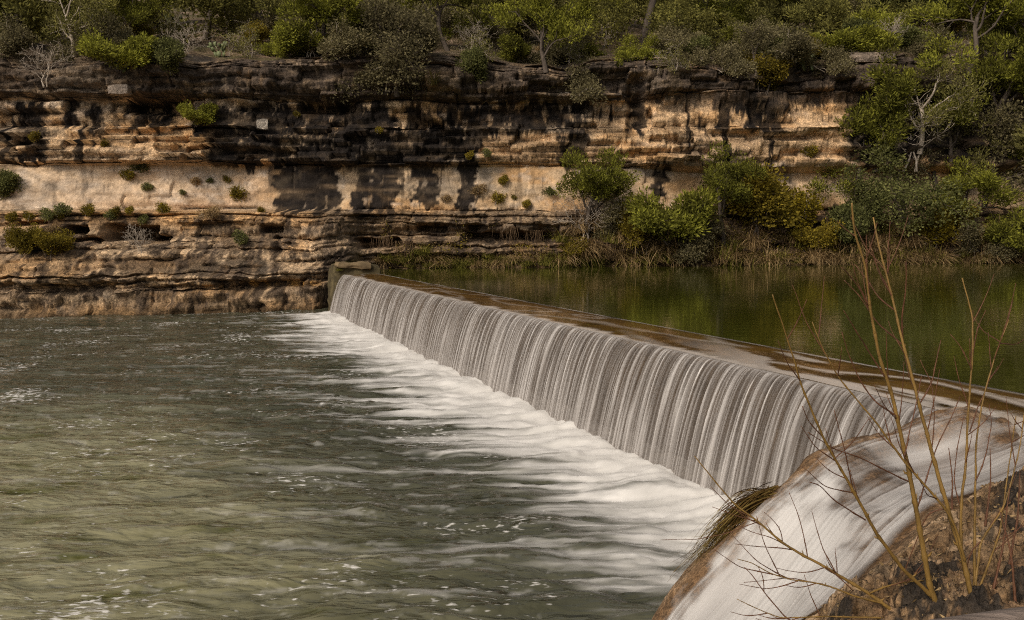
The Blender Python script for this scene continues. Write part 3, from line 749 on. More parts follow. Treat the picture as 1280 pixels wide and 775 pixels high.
nt_, ns_ = 260, 240
tv = np.linspace(0, 1, nt_); sv_ = np.linspace(0, 1, ns_)
Lq = smooth_curve(Lc, tv); Rq = smooth_curve(Rc, tv)
TQ, SQ = np.meshgrid(tv, sv_, indexing='ij')
CX = lerp(Lq[:, None, 0], Rq[:, None, 0], SQ); CY = lerp(Lq[:, None, 1], Rq[:, None, 1], SQ)
streak = 0.5 * vnoise2(SQ * 9, TQ * 1.6, 171) + 0.4 * vnoise2(SQ * 24, TQ * 2.0, 172) + 0.3 * vnoise2(SQ * 60, TQ * 2.6, 173) + 0.2 * vnoise2(SQ * 120, TQ * 3, 174)
patch = fbm2(SQ * 2.6, TQ * 4.0, 3, 176)
CZ = bank0(CX, CY) + 0.62 * chute(CX, CY) + 0.10 * fbm2(CX * 1.6, CY * 1.6, 2, 151, 0.5) + 0.03 + 0.02 * streak + 0.03 * patch
pxs, pys = proj(CX, CY, CZ)
def ell(cx, cy, rx, ry, rot=0.0):
    a = pxs - cx; b = pys - cy; c = math.cos(rot); q = math.sin(rot)
    return np.exp(-(((a * c + b * q) / rx) ** 2 + ((-a * q + b * c) / ry) ** 2))
edgeL = sstep(0.06 + 0.08 * sstep(.75, .3, TQ), 0.30 + 0.10 * sstep(.75, .3, TQ), SQ + 0.10 * patch + 0.05 * streak) * (1 - 0.85 * ell(1165, 545, 62, 15, -.25)) * (1 - 0.75 * ell(1085, 572, 45, 13, -.4)) * (1 - .55 * ell(1010, 640, 30, 22, -.7)) * (1 - .5 * ell(1250, 535, 50, 14, 0)) * (1 - .45 * ell(1000, 740, 26, 40, -.6)); edgeR = sstep(1.0, 0.86, SQ + 0.05 * patch)
a_ = np.clip((0.98 + 0.26 * streak + 0.46 * patch + 0.25 * sstep(0.3, 0.7, TQ)) * (0.08 + 0.92 * edgeL) * edgeR, 0.0, 0.96)
depth_ = CZ - bank(CX, CY)
a_ *= sstep(0.0, 0.1, TQ) * (0.04 + 0.96 * sstep(-0.005, 0.075, depth_ + 0.02 * streak + 0.015 * patch))
dn = np.clip(0.66 + 0.34 * streak + 0.6 * patch, 0, 1)
mk("spill_water", mesh_np("spill_water", np.stack([CX, CY, CZ], -1), grid_quads(*CX.shape), attrs={'dens': dn, 'alpha': a_}), M['slide'], kind="structure", label="silky side spill of water sliding down the near tufa bank")

# ------------------------------------------------------------------ vegetation
def grow(p, d, L, r, lev, spec, lines, tips, rng):
    n = spec['segs'][lev]
    pts = [p]; dirs = [d]
    for i in range(n):
        d = d + rng.normal(0, spec['wig'][lev], 3) + np.array([0, 0, spec['up'][lev]])
        d = d / np.linalg.norm(d)
        p = p + d * L / n
        pts.append(p); dirs.append(d)
    r1 = r * spec['tap'][lev]
    lines.append((np.array(pts), np.linspace(r, r1, n + 1), lev))
    if lev == len(spec['kids']):
        for k in range(max(1, n // 2), n + 1): tips.append((pts[k], dirs[k]))
        return
    k = spec['kids'][lev]
    for j in range(k):
        f = rng.uniform(spec['start'][lev], 1.0) if j else 1.0
        i = min(int(f * n), n - 1); q = lerp(pts[i], pts[i + 1], f * n - i) if f < 1 else pts[-1]
        az = rng.uniform(0, 2 * math.pi); an = rng.normal(spec['ang'][lev], 0.2)
        dd = dirs[i]
        a1 = np.cross(dd, [0.3, 0.5, 0.8]); a1 /= np.linalg.norm(a1); a2 = np.cross(dd, a1)
        nd_ = dd * math.cos(an) + (a1 * math.cos(az) + a2 * math.sin(az)) * math.sin(an)
        grow(q, nd_, L * spec['len'][lev] * rng.uniform(0.65, 1.15), r1 * rng.uniform(0.6, 0.9), lev + 1, spec, lines, tips, rng)
def leaf_quads(P_, Dr, L, W, rng):
    n = len(P_)
    Dr = Dr / (np.linalg.norm(Dr, axis=1)[:, None] + 1e-9)
    s = np.cross(Dr, rng.normal(0, 1, (n, 3))); s /= np.linalg.norm(s, axis=1)[:, None] + 1e-9
    L = L[:, None]; W = W[:, None]
    V = np.stack([P_, P_ + Dr * L * .5 + s * W * .5, P_ + Dr * L, P_ + Dr * L * .5 - s * W * .5], 1).reshape(-1, 3)
    return V, np.arange(n * 4).reshape(-1, 4)
def make_plant(name, seed, h, spec, leaf, per_tip, R, size, sides=5, sun_up=0.4, squash=0.75, nbase=1, base_spread=0.15):
    """returns (wood mesh, leaf mesh) with the foot at the origin"""
    rng = np.random.default_rng(seed)
    lines = []; tips = []
    for b in range(nbase):
        d0 = np.array([*rng.normal(0, spec.get('lean', .2), 2), 1.0]); d0 /= np.linalg.norm(d0)
        grow(np.array([*rng.normal(0, base_spread, 2) * (nbase > 1), -0.15]), d0, h * spec['trunk'] * rng.uniform(.8, 1.15), spec['rad'] * h, 0, spec, lines, tips, rng)
    mb = MB()
    for pts, rr, lev in lines: mb.tube(pts, np.maximum(rr, 0.006), max(3, sides - lev))
    wood = mb.mesh(name + "_wood")
    lm = None
    if per_tip:
        tp = np.array([t[0] for t in tips]); td = np.array([t[1] for t in tips])
        k = rng.integers(int(per_tip * .6), int(per_tip * 1.4) + 1, len(tp))
        rep = np.repeat(np.arange(len(tp)), k)
        g = rng.normal(0, 1, (len(rep), 3)); g /= np.maximum(1, np.linalg.norm(g, axis=1))[:, None] / 1.2
        P_ = tp[rep] + g * R * np.array([1, 1, squash])
        Dr = g * 0.9 + td[rep] * 0.5 + np.array([0, 0, sun_up]) + rng.normal(0, 0.45, g.shape)
        V, Q = leaf_quads(P_, Dr, rng.uniform(.6, 1.3, len(rep)) * size[0], rng.uniform(.6, 1.3, len(rep)) * size[1], rng)
        lm = mesh_np(name + "_leaves", V, Q, smooth=False)
        lm.materials.append(M[leaf])
    return wood, lm
JUN = dict(segs=[5,5,4,3], wig=[.14,.20,.22,.25], up=[.05,.06,.06,.05], tap=[.55,.5,.5,.4], kids=[6,4,3], start=[.25,.35,.3], ang=[.95,.7,.6], len=[.75,.6,.6], trunk=.5, rad=.028, lean=.18)
OAK = dict(segs=[5,5,4,3], wig=[.18,.25,.25,.25], up=[.02,.05,.04,.03], tap=[.6,.5,.5,.4], kids=[5,5,4], start=[.35,.35,.3], ang=[.8,.8,.7], len=[.8,.6,.55], trunk=.45, rad=.03, lean=.25)
SHR = dict(segs=[4,4,3], wig=[.2,.22,.22], up=[.05,.05,.05], tap=[.6,.5,.4], kids=[5,5], start=[.2,.3], ang=[.6,.65], len=[.65,.6], trunk=.55, rad=.014, lean=.5)
BARE = dict(segs=[4,4,4,3], wig=[.22,.26,.28,.3], up=[.05,.03,.02,.02], tap=[.6,.5,.5,.35], kids=[5,4,4], start=[.2,.25,.25], ang=[.7,.7,.7], len=[.8,.65,.6], trunk=.5, rad=.014, lean=.45)
PROTO = {}
def proto(key, *a, wood='bark', **k):
    wm, lm = make_plant(key, *a, **k)
    wm.materials.append(M[wood]); PROTO[key] = (wm, lm)
proto('juniper1', 21, 4.5, JUN, 'juniper', 58, .25, (.14, .05), sun_up=.8)
proto('juniper2', 22, 4.5, JUN, 'juniper', 54, .24, (.14, .05), sun_up=.8)
proto('juniper3', 29, 4.5, JUN, 'juniper', 60, .23, (.13, .048), sun_up=.8)
proto('juniper4', 24, 4.5, JUN, 'juniper_olive', 54, .26, (.14, .05), sun_up=.8)
proto('juniper5', 35, 4.5, JUN, 'juniper_olive', 26, .24, (.13, .045), sun_up=.8, wood='greybark')
proto('oak1', 41, 4.5, OAK, 'oak', 30, .33, (.11, .075), sun_up=.1)
proto('oak2', 42, 4.5, OAK, 'oak', 34, .33, (.11, .075), sun_up=.1)
proto('oak3', 43, 4.5, OAK, 'greyleaf', 26, .36, (.11, .07), sun_up=.1)
TALL = dict(OAK, trunk=.8, start=[.72,.35,.3], len=[.42,.6,.55], rad=.02, lean=.06, kids=[6,4,4])
proto('tall1', 44, 4.5, TALL, 'oak', 22, .3, (.11, .075), sun_up=.1)
proto('tall2', 45, 4.5, dict(TALL, trunk=.75, lean=.12), 'juniper_olive', 22, .3, (.13, .05), nbase=2, base_spread=.10)
proto('shrub1', 51, 2.0, SHR, 'oak', 34, .22, (.12, .075), nbase=4, sun_up=.1)
proto('shrub2', 52, 2.0, SHR, 'greyleaf', 34, .22, (.10, .06), nbase=4, sun_up=.1, wood='greybark')
proto('shrub3', 53, 2.0, SHR, 'olive_yellow', 30, .22, (.10, .065), nbase=4, sun_up=.1)
proto('shrub4', 54, 2.0, SHR, 'yellow', 20, .24, (.12, .08), nbase=3, sun_up=.1, wood='greybark')
proto('shrub5', 55, 2.0, SHR, 'juniper', 40, .22, (.13, .05), nbase=3)
proto('bare1', 61, 2.2, BARE, None, 0, 0, None, nbase=3, wood='greybark')
proto('bare2', 62, 2.2, BARE, 'juniper_olive', 3, .15, (.12, .05), nbase=3, wood='greybark')
proto('tuft1', 56, .7, SHR, 'olive_yellow', 7, .13, (.10, .045), nbase=3, sun_up=.3, wood='greybark', base_spread=.004)
proto('tuft2', 57, .7, SHR, 'oak', 8, .13, (.10, .045), nbase=3, sun_up=.3, wood='greybark', base_spread=.004)
proto('tuft3', 58, .7, SHR, 'drygrass', 5, .13, (.12, .03), nbase=4, sun_up=.3, wood='greybark', base_spread=.004)
def blades(seed, n, h, spread, droop, wdt, mat, name, rbase=.12):
    rng = np.random.default_rng(seed)
    V = []; Q = []; k = 0
    for i in range(n):
        az = rng.uniform(0, 2 * math.pi); L = h * rng.uniform(.55, 1.2); lean = rng.uniform(.1, 1) * spread; dr = droop * rng.uniform(.5, 1.3)
        b = np.array([math.cos(az), math.sin(az), 0]); s = np.array([-b[1], b[0], 0]) * wdt * rng.uniform(.6, 1.3)
        p0 = b * rbase * rng.random() + np.array([rng.normal(0, rbase), rng.normal(0, rbase), -0.05])
        for j in range(5):
            t = j / 4
            pnt = p0 + b * L * (lean * t + .35 * dr * t * t) + np.array([0, 0, 1]) * L * (t * (1 - .25 * lean) - dr * t * t)
            ww_ = s * (1 - t) ** .7
            V += [pnt - ww_, pnt + ww_]
            if j: Q.append((k + 2 * j - 2, k + 2 * j - 1, k + 2 * j + 1, k + 2 * j))
        k += 10
    m_ = mesh_np(name, np.array(V), Q, smooth=False); m_.materials.append(M[mat]); return m_
GR = {'dry1': blades(71, 130, 1.1, .5, .75, .012, 'drygrass', 'dry_blades'), 'dry2': blades(72, 110, 1.0, .7, 1.0, .012, 'drygrass', 'dry_blades'),
      'green1': blades(73, 130, .8, .6, .6, .012, 'grass', 'green_blades'), 'green2': blades(74, 110, .7, .9, .8, .012, 'grass', 'green_blades'),
      'sotol': blades(75, 150, .8, 1.3, .35, .014, 'sotol', 'sotol_blades', .04)}
# hanging roots and dead grass
def hanging(seed, n, h, name):
    rng = np.random.default_rng(seed); mb = MB()
    for i in range(n):
        x = rng.normal(0, .25); p = np.array([x, rng.normal(0, .08), 0]); pts = [p.copy()]
        L = h * rng.uniform(.4, 1.1)
        for j in range(5):
            p = p + np.array([rng.normal(0, .05), rng.normal(-.02, .03), -L / 5]); pts.append(p.copy())
        mb.tube(pts, np.linspace(.014, .005, 6), 3)
    m_ = mb.mesh(name); m_.materials.append(M['greybark']); return m_
GR['roots'] = hanging(81, 34, 1.0, 'hanging_roots')
M['root'] = mat_plain('dead_root_fibres', (0.12, 0.075, 0.04), 0.95, 6, 0.4, 0.3)
GR['roots'].materials[0] = M['root']
def plant(key, name, cat, pos, scale, rz, label, group=None, sx=1.0, tilt=(0, 0)):
    o = mk(name, None, label=label, category=cat, loc=Vector(pos))
    o.rotation_euler = (tilt[0], tilt[1], rz); o.scale = (scale * sx, scale * sx, scale)
    if group: o['group'] = group
    wm, lm = PROTO[key]
    tree = 'tree' in name
    mk('trunk' if tree else 'stems', wm, None, o)
    if lm: mk('crown' if tree else 'foliage', lm, None, o)
    return o
def tuft(key, name, cat, pos, scale, rz, label, group, tilt=0.0):
    o = mk(name, GR[key], None, label=label, category=cat, group=group, loc=Vector(pos))
    o.rotation_euler = (tilt, 0, rz); o.scale = (scale,) * 3
    return o

# --- trees and shrubs of the rim and hillside, as they stand in the photo: foot pixel, height in pixels
def px_scale(pos, hpx, proto_h): return hpx / F * pos[1] / proto_h
RIM = [ # key, name, foot px, foot py, height px, label
 ('juniper5','juniper_tree',92,74,95,'half bare juniper with grey branches at the cliff rim, leftmost foliage'),
 ('juniper1','juniper_tree',20,62,120,'juniper with dangling bare limbs in the top left corner'),
 ('tall1','oak_tree',84,50,200,'tall dark straight trunked tree behind the half bare juniper'),
 ('juniper1','juniper_tree',165,60,95,'bright yellow green juniper left of the twin dark trunks'),
 ('tall1','oak_tree',256,46,190,'live oak with slender dark trunk, left of the forked oak'),
 ('tall2','oak_tree',285,42,190,'live oak with forked dark trunk on bare soil above the rim'),
 ('oak3','oak_tree',330,34,120,'grey green live oak filling the gap beside the forked trunk'),
 ('juniper3','juniper_tree',405,70,95,'rounded yellow green juniper on the rim above the great black stain'),
 ('juniper5','juniper_tree',457,64,85,'sparse leaning juniper with pale trunk beside the overhanging grey shrub'),
 ('oak3','oak_tree',500,116,112,'large grey green live oak bush spilling over the rim'),
 ('juniper2','juniper_tree',560,62,120,'dense dark green juniper behind the sotol rosette'),
 ('juniper4','juniper_tree',605,48,120,'olive juniper between the two biggest rim junipers'),
 ('juniper1','juniper_tree',684,86,125,'big spreading juniper with twisted black trunk near the rim middle'),
 ('juniper2','juniper_tree',730,56,70,'low bright juniper right of the twisted black trunk'),
 ('tall1','oak_tree',803,55,210,'tall oak with single straight dark trunk above the cliff crack'),
 ('juniper3','juniper_tree',800,100,52,'small bright juniper leaning over the cliff crack'),
 ('juniper2','juniper_tree',868,50,110,'dark juniper with arched black limbs above the tan wall'),
 ('oak3','oak_tree',946,92,66,'small pale grey green tree rooted on the rim above the black block'),
 ('shrub3','shrub',957,114,50,'yellow green shrub hanging over the black block of the cliff'),
 ('juniper1','juniper_tree',990,48,90,'wide juniper with light green tips above the black block'),
 ('juniper4','juniper_tree',1050,40,100,'olive juniper over the pale ledge on the right half'),
 ('oak2','oak_tree',1150,52,120,'oak with leaning pale forked trunk in the top right'),
 ('juniper2','juniper_tree',1215,86,130,'dark wide juniper hanging its canopy over the right rim'),
 ('juniper1','juniper_tree',1275,80,130,'dark juniper cut by the right edge at the top'),
 ('shrub2','shrub',722,118,44,'grey twiggy shrub drooping over the rim below the twisted juniper'),
 ('shrub1','shrub',598,100,40,'glossy broadleaf shrub right of the sotol on the rim'),
 ('shrub2','shrub',480,110,50,'dull green shrub hanging down the cliff left of the sotol'),
 ('shrub1','shrub',215,92,40,'dark green shrub at the left rim above the square recess'),
 ('shrub5','shrub',150,90,40,'small green shrub on the left rim beside dead twigs'),
 ('shrub2','shrub',905,84,36,'dusty grey shrub on the rim left of the pale small tree'),
 ('shrub2','shrub',860,72,40,'dusty low brush above the tan wall'),
 ('shrub2','shrub',1035,86,34,'dusty brush beside the cactus on the right rim'),
 ('bare1','bare_bush',236,70,40,'bare whitish bush on the left rim'),
 ('bare1','bare_bush',62,104,50,'dead grey twigs sprawling over the left rim'),
 ('bare2','bare_bush',118,66,46,'bare grey branches among the left rim junipers'),
 ('bare1','bare_bush',32,40,62,'dead silvery limbs in the top left corner'),
 ('bare1','bare_bush',760,56,30,'small bare brush on the slope right of the twisted trunk'),
 ('bare1','bare_bush',1110,70,46,'bare brush at the right rim beside the pale ledge'),
 ('bare2','bare_bush',655,56,40,'half bare grey brush behind the twisted trunk'),
 ('bare2','bare_bush',845,86,34,'bare brush on the rim right of the cliff crack'),
]
PH = {'juniper1':4.5,'juniper2':4.5,'juniper3':4.5,'juniper4':4.5,'juniper5':4.5,'oak1':4.5,'oak2':4.5,'oak3':4.5,'shrub1':2,'shrub2':2,'shrub3':2,'shrub4':2,'shrub5':2,'bare1':2.2,'bare2':2.2}
def real_h(key):
    wm, lm = PROTO[key]; m_ = lm or wm
    a = np.empty(len(m_.vertices) * 3, np.float32); m_.vertices.foreach_get("co", a); return float(np.percentile(a.reshape(-1, 3)[:, 2], 99.5))
RH = {k: real_h(k) for k in PROTO}
CATS = {'juniper_tree': 'tree', 'oak_tree': 'tree', 'shrub': 'shrub', 'bare_bush': 'bush'}
for i, (key, nm, fx, fy, hp, lab) in enumerate(RIM):
    p = on_hill(fx, fy) if fy < 80 else None
    if p is None or fy >= 80: p = on_cliff(fx, fy)
    plant(key, nm, CATS[nm], p, px_scale(p, hp, RH[key]), random.uniform(0, 6.3), lab, sx=random.uniform(1.0, 1.25))
# --- trees rooted on the cliff face and on the far bank
BANK = [
 ('juniper3','juniper_tree',738,285,95,'slim yellow green juniper against the tan wall at the waterside'),
 ('bare1','bare_bush',728,296,62,'pale leafless bush at the foot of the slim waterside juniper'),
 ('juniper2','juniper_tree',905,300,118,'tall bushy green tree on the far bank below the black block'),
 ('shrub3','shrub',940,292,78,'yellow green shrub hugging the tall bushy bank tree'),
 ('shrub4','shrub',1000,284,48,'yellow leaved shrub in front of the shaded alcove'),
 ('shrub3','shrub',1012,318,44,'low yellowing shrub near the water under the alcove'),
 ('juniper1','juniper_tree',1095,215,150,'tall bright juniper standing against the right cliff'),
 ('juniper5','juniper_tree',1152,190,105,'straggly juniper with grey dead limbs on the right cliff'),
 ('juniper1','juniper_tree',1192,200,95,'thin juniper clinging above the dark ledges at right'),
 ('bare1','bare_bush',1140,210,100,'tangle of pale dead branches on the right cliff'),
 ('juniper3','juniper_tree',1250,165,120,'feathery juniper on the dark right ledges below the rim'),
 ('juniper2','juniper_tree',1070,235,110,'yellow green juniper at the left side of the right tree thicket'),
 ('juniper5','juniper_tree',1205,255,110,'grey twigged juniper in the middle of the right thicket'),
 ('juniper1','juniper_tree',1268,240,120,'leafy juniper above the olive one at the right edge'),
 ('oak3','oak_tree',1175,235,90,'grey green oak bush between the right cliff junipers'),
 ('oak1','oak_tree',1140,300,120,'dark green live oak on the bank right of the alcove'),
 ('oak2','oak_tree',1090,300,92,'dark live oak bush beside the alcove'),
 ('oak3','oak_tree',1232,250,120,'grey green oak on the right cliff foot'),
 ('juniper4','juniper_tree',1272,300,190,'tall olive juniper cut by the right edge above the water'),
 ('juniper2','juniper_tree',1225,310,110,'green juniper on the bank near the right edge'),
 ('shrub4','shrub',1166,308,44,'bright yellow leaved sapling by the water on the right bank'),
 ('shrub4','shrub',1190,286,34,'second bright yellow sapling higher on the right bank'),
 ('shrub1','shrub',1060,308,54,'green shrub at the waterline left of the dark oaks'),
 ('shrub3','shrub',800,312,56,'olive shrub over the tall dry tussocks'),
 ('shrub2','shrub',765,296,44,'grey shrub at the foot of the tan wall'),
 ('shrub5','shrub',835,300,60,'green shrub left of the tall bushy bank tree'),
 ('shrub5','shrub',1250,316,44,'green shrub at the waterline by the right edge'),
 ('shrub3','shrub',715,330,36,'rounded golden green bush at the waterline'),
 ('shrub2','shrub',870,312,44,'dusty shrub above the hanging dry grass'),
 ('shrub2','shrub',1215,322,40,'dusty shrub beside the yellow saplings'),
 ('shrub3','shrub',28,318,40,'dark yellow green bush on the left bench'),
 ('shrub3','shrub',68,320,36,'yellow green bush beside the small cave'),
 ('shrub1','shrub',5,246,34,'dark shrub on the cream wall at the left edge'),
 ('shrub5','shrub',245,152,26,'small green bush on the ledge above the great stain'),
 ('bare1','bare_bush',172,312,36,'small bare bush in front of the cave'),
]
for i, (key, nm, fx, fy, hp, lab) in enumerate(BANK):
    p = on_cliff(fx, fy)
    plant(key, nm, CATS[nm], p, px_scale(p, hp, RH[key]), random.uniform(0, 6.3), lab, sx=random.uniform(0.95, 1.25))
rgh = random.Random(9)
for i in range(95):
    fx = rgh.uniform(-10, 1290); fy = rgh.uniform(28, 84); p = on_hill(fx, min(fy, 79))
    if p is None: continue
    if any(abs(fx - t_) < 22 for t_ in (84, 256, 285, 803)): continue
    k = rgh.choice(['shrub2', 'shrub2', 'bare1', 'bare2', 'shrub5', 'shrub1', 'shrub3'])
    nm = 'bare_bush' if k[0] == 'b' else 'shrub'
    lab = 'leafless grey brush tangled among the trees above the rim' if nm == 'bare_bush' else 'low scrubby bush among the trees above the rim'
    zone = next(z for lim, z in ((110, 'in the left corner'), (230, 'left of the twin dark trunks'), (350, 'around the forked oak'), (460, 'near the rounded juniper'), (560, 'near the rim sotol'), (660, 'left of the twisted trunk'), (770, 'right of the twisted trunk'), (900, 'by the straight oak trunk'), (1050, 'near the black block'), (1160, 'near the pale ledge'), (9999, 'in the right corner')) if fx < lim)
    hue = {'shrub2': 'grey', 'shrub5': 'yellow green', 'shrub1': 'dark green', 'shrub3': 'olive'}.get(k, '')
    lab = ('leafless grey brush' if nm == 'bare_bush' else 'low ' + hue + ' scrub bush') + ' on the hillside ' + zone
    plant(k, nm, CATS[nm], p, px_scale(p, rgh.uniform(22, 46), RH[k]), rgh.uniform(0, 6.3), lab, 'leafless brush above the rim' if nm == 'bare_bush' else 'scrub above the rim', sx=rgh.uniform(1, 1.4))
# small cushions on the cream wall and its foot
for (fx, fy, hp) in [(15,272,16),(37,271,15),(60,269,18),(72,268,14),(85,268,17),(110,268,17),(140,270,14),(152,268,14),(165,267,12),(182,276,14),(203,262,18),(265,268,20),(305,247,22),(248,231,13),(288,227,12),(265,227,8),(160,223,18),(178,212,18),(190,235,12),(233,243,8),(136,180,12),(48,172,14),(600,243,18),(630,226,14),(690,240,14),(622,250,22),(645,248,10),(660,256,12),(590,200,12),(612,196,12),(560,252,12),(475,166,10),(375,146,10),(330,262,10),(70,290,16),(1010,190,22),(945,200,16),(300,300,20)]:
    p = on_cliff(fx, fy)
    k = random.choice(['tuft1', 'tuft1', 'tuft2', 'tuft3'])
    plant(k, 'cushion_plant', 'plant', p - np.array([0, 0.05, 0]), px_scale(p, hp * .72, RH[k]), random.uniform(0, 6.3), {'tuft1': 'small olive', 'tuft2': 'small dark green', 'tuft3': 'small withered brown'}[k] + ' plant ' + ('in the strata of the upper cliff' if fy < 207 else 'along the foot of the cream wall' if fy > 258 else 'in a crack of the cream wall at left' if fx < 400 else 'on the tan wall right of the black stripes'), 'cushion plants in the cliff cracks', sx=1.0)
# tussocks along the far waterline
rgt = random.Random(4)
for i in range(245):
    fx = rgt.uniform(470, 1290); low = rgt.random() < .6
    fy = rgt.uniform(322, 331) if low else rgt.uniform(285, 322)
    if fx < 700 and fy < 318: fy = rgt.uniform(318, 331)
    p = on_cliff(fx, fy)
    key = rgt.choice(['green1', 'green2', 'dry1', 'dry2', 'dry2', 'dry1'] if fx > 700 else ['green1', 'green2', 'green1', 'dry2'])
    sc_ = rgt.uniform(.75, 1.4) * (1.7 if fx > 700 else .95)
    lab, g = ('dry tan grass tussock drooping over the far waterline', 'dry tussocks on the far bank') if key[0] == 'd' else ('green grass tussock at the far waterline', 'green tussocks on the far bank')
    zone = next(z for lim, z in ((600, 'near the weir'), (700, 'just left of the golden bush'), (830, 'below the slim juniper'), (960, 'below the tall bushy bank tree'), (1060, 'under the shaded alcove'), (1180, 'below the dark oaks'), (9999, 'near the right edge')) if fx < lim)
    if fy < 318: zone = 'upslope, ' + zone
    lab = ('dry tan' if key[0] == 'd' else 'green') + ' grass tussock on the far bank ' + zone
    tuft(key, 'grass_tussock', 'grass tussock', p, sc_, rgt.uniform(0, 6.3), lab, g, 0.25)
for (s_a, n_a_, z_) in ((-1.7, .1, 2.42), (-1.4, .9, 2.42), (-.2, -.2, 2.2), (-.6, .2, 2.5)):
    x, y = dam_xy(s_a, n_a_)
    tuft('green2', 'grass_tussock', 'grass tussock', (float(x), float(y), z_ - .05), .55, 3 * s_a, 'short mossy grass tuft on the far abutment block', 'tufts on the abutment')
for (fx, fy, s_) in [(480,300,1.2),(505,300,1.0),(395,305,.9),(640,285,1.0),(672,290,1.0),(860,300,1.0),(1040,310,1.0),(1090,312,1.0),(905,312,1.1),(985,300,1.0),(760,308,1.0)]:
    p = on_cliff(fx, fy); tuft('roots', 'hanging_roots', 'roots', p - np.array([0, .12, 0]), s_, rgt.uniform(-.3, .3), 'brown matted roots hanging from the broken lower ledge', 'hanging roots')
for (fx, fy, s_, lab) in [(545,104,2.0,'sotol rosette with tan skirt on the rim'),(722,50,1.2,'sotol clump on the slope behind the rim'),(1128,48,1.5,'sotol rosette above the pale ledge at right'),(1090,50,1.4,'grassy rosette left of the right sotol'),(90,40,1.3,'sotol rosette among the left trunks'),(1115,62,1.0,'small sotol at the edge of the pale ledge'),(770,44,1.3,'grassy rosette left of the straight oak trunk'),(828,38,1.3,'grassy rosette right of the straight oak trunk'),(20,66,1.0,'rosette in the left corner of the rim'),(300,66,.7,'small sotol on bare soil below the forked oak')]:
    p = on_hill(fx, fy) if fy < 80 else on_cliff(fx, fy)
    if p is not None: tuft('sotol', 'sotol_plant', 'sotol', p, s_ * .8, 1.0 + fx, lab, 'sotols on the rim')
for i in range(45):
    fx = rgt.uniform(0, 1280); fy = rgt.uniform(30, 78); p = on_hill(fx, fy)
    if p is None: continue
    tuft(rgt.choice(['dry1', 'green1', 'dry2']), 'grass_tussock', 'grass tussock', p, rgt.uniform(.4, .8), rgt.uniform(0, 6.3), 'small rough grass tussock on the hillside above the rim', 'hillside tussocks')
# prickly pears
def pads(seed):
    rng = np.random.default_rng(seed); mb = MB(); out = []
    def pad(p, d, r, lev):
        t = np.linspace(0, 2 * math.pi, 9)[:-1]; d = d / np.linalg.norm(d)
        s = np.cross(d, rng.normal(0, 1, 3)); s /= np.linalg.norm(s); nrm = np.cross(d, s)
        ring = p + d * r + np.outer(np.cos(t), d) * r + np.outer(np.sin(t), s) * r * .75
        V = np.concatenate([ring + nrm * r * .12, ring - nrm * r * .12, [p + d * r + nrm * r * .2], [p + d * r - nrm * r * .2]])
        mb.add(V, [(k, (k + 1) % 8, 8 + (k + 1) % 8, 8 + k) for k in range(8)], [(16, (k + 1) % 8, k) for k in range(8)] + [(17, 8 + k, 8 + (k + 1) % 8) for k in range(8)])
        if lev < 2:
            for _ in range(rng.integers(1, 4)): pad(p + d * r * 1.7, d + rng.normal(0, .6, 3) + np.array([0, 0, .3]), r * .9, lev + 1)
    for _ in range(3): pad(np.array([*rng.normal(0, .1, 2), -0.03]), np.array([*rng.normal(0, .3, 2), 1.]), .15, 0)
    m_ = mb.mesh('cactus_pads'); m_.materials.append(M['cactus']); return m_
for i, (fx, fy, s_, lab) in enumerate([(275,72,1.3,'prickly pear cactus on the bare rim left of centre'),(215,40,1.6,'prickly pear cactus at the left trunks'),(1014,92,1.7,'pale prickly pear cactus on the right rim'),(6,72,1.2,'prickly pear cactus at the left edge of the rim'),(152,92,1.1,'small prickly pear beside the pale square stone')]):
    p = on_hill(fx, fy) if fy < 80 else on_cliff(fx, fy)
    if p is None: p = on_cliff(fx, fy)
    mk('prickly_pear', pads(90 + i), None, label=lab, category='cactus', loc=Vector(p)).scale = (s_,) * 3

# --- the wood behind, one mass
def arr(me_):
    a = np.empty(len(me_.vertices) * 3, np.float32); me_.vertices.foreach_get("co", a); return a.reshape(-1, 3)
rw = np.random.default_rng(17)
VV = []; src = [arr(PROTO[k][1]).reshape(-1, 4, 3) for k in ('juniper4', 'oak1', 'juniper2', 'oak2')]
for b_ in (5.5, 9, 14, 20):
    for x_ in np.arange(-48, 72, 3.6 + b_ * .05):
        X_ = x_ + rw.uniform(-1.6, 1.6); Y_ = float(Yc(X_)) + b_ + rw.uniform(-1.5, 2.0)
        if b_ < 6 and rw.random() < .55: continue
        a = src[rw.integers(0, 4)]; a = a[rw.random(len(a)) < 0.36]
        th = rw.uniform(0, 6.3); s_ = rw.uniform(.9, 1.5); R = np.array([[math.cos(th), -math.sin(th), 0], [math.sin(th), math.cos(th), 0], [0, 0, 1]])
        ctr = a.mean(1, keepdims=True); a = ctr + (a - ctr) * 1.35
        VV.append(((a.reshape(-1, 3) @ R.T) * s_ * np.array([1.15, 1.15, 1]) + np.array([X_, Y_, float(hill(X_, Y_)) - .2])))
VV = np.concatenate(VV)
mk('woodland', mesh_np('woodland', VV, np.arange(len(VV)).reshape(-1, 4), smooth=False), M['woodland'], kind='stuff', label='dense juniper and oak wood on the hillside behind the rim')
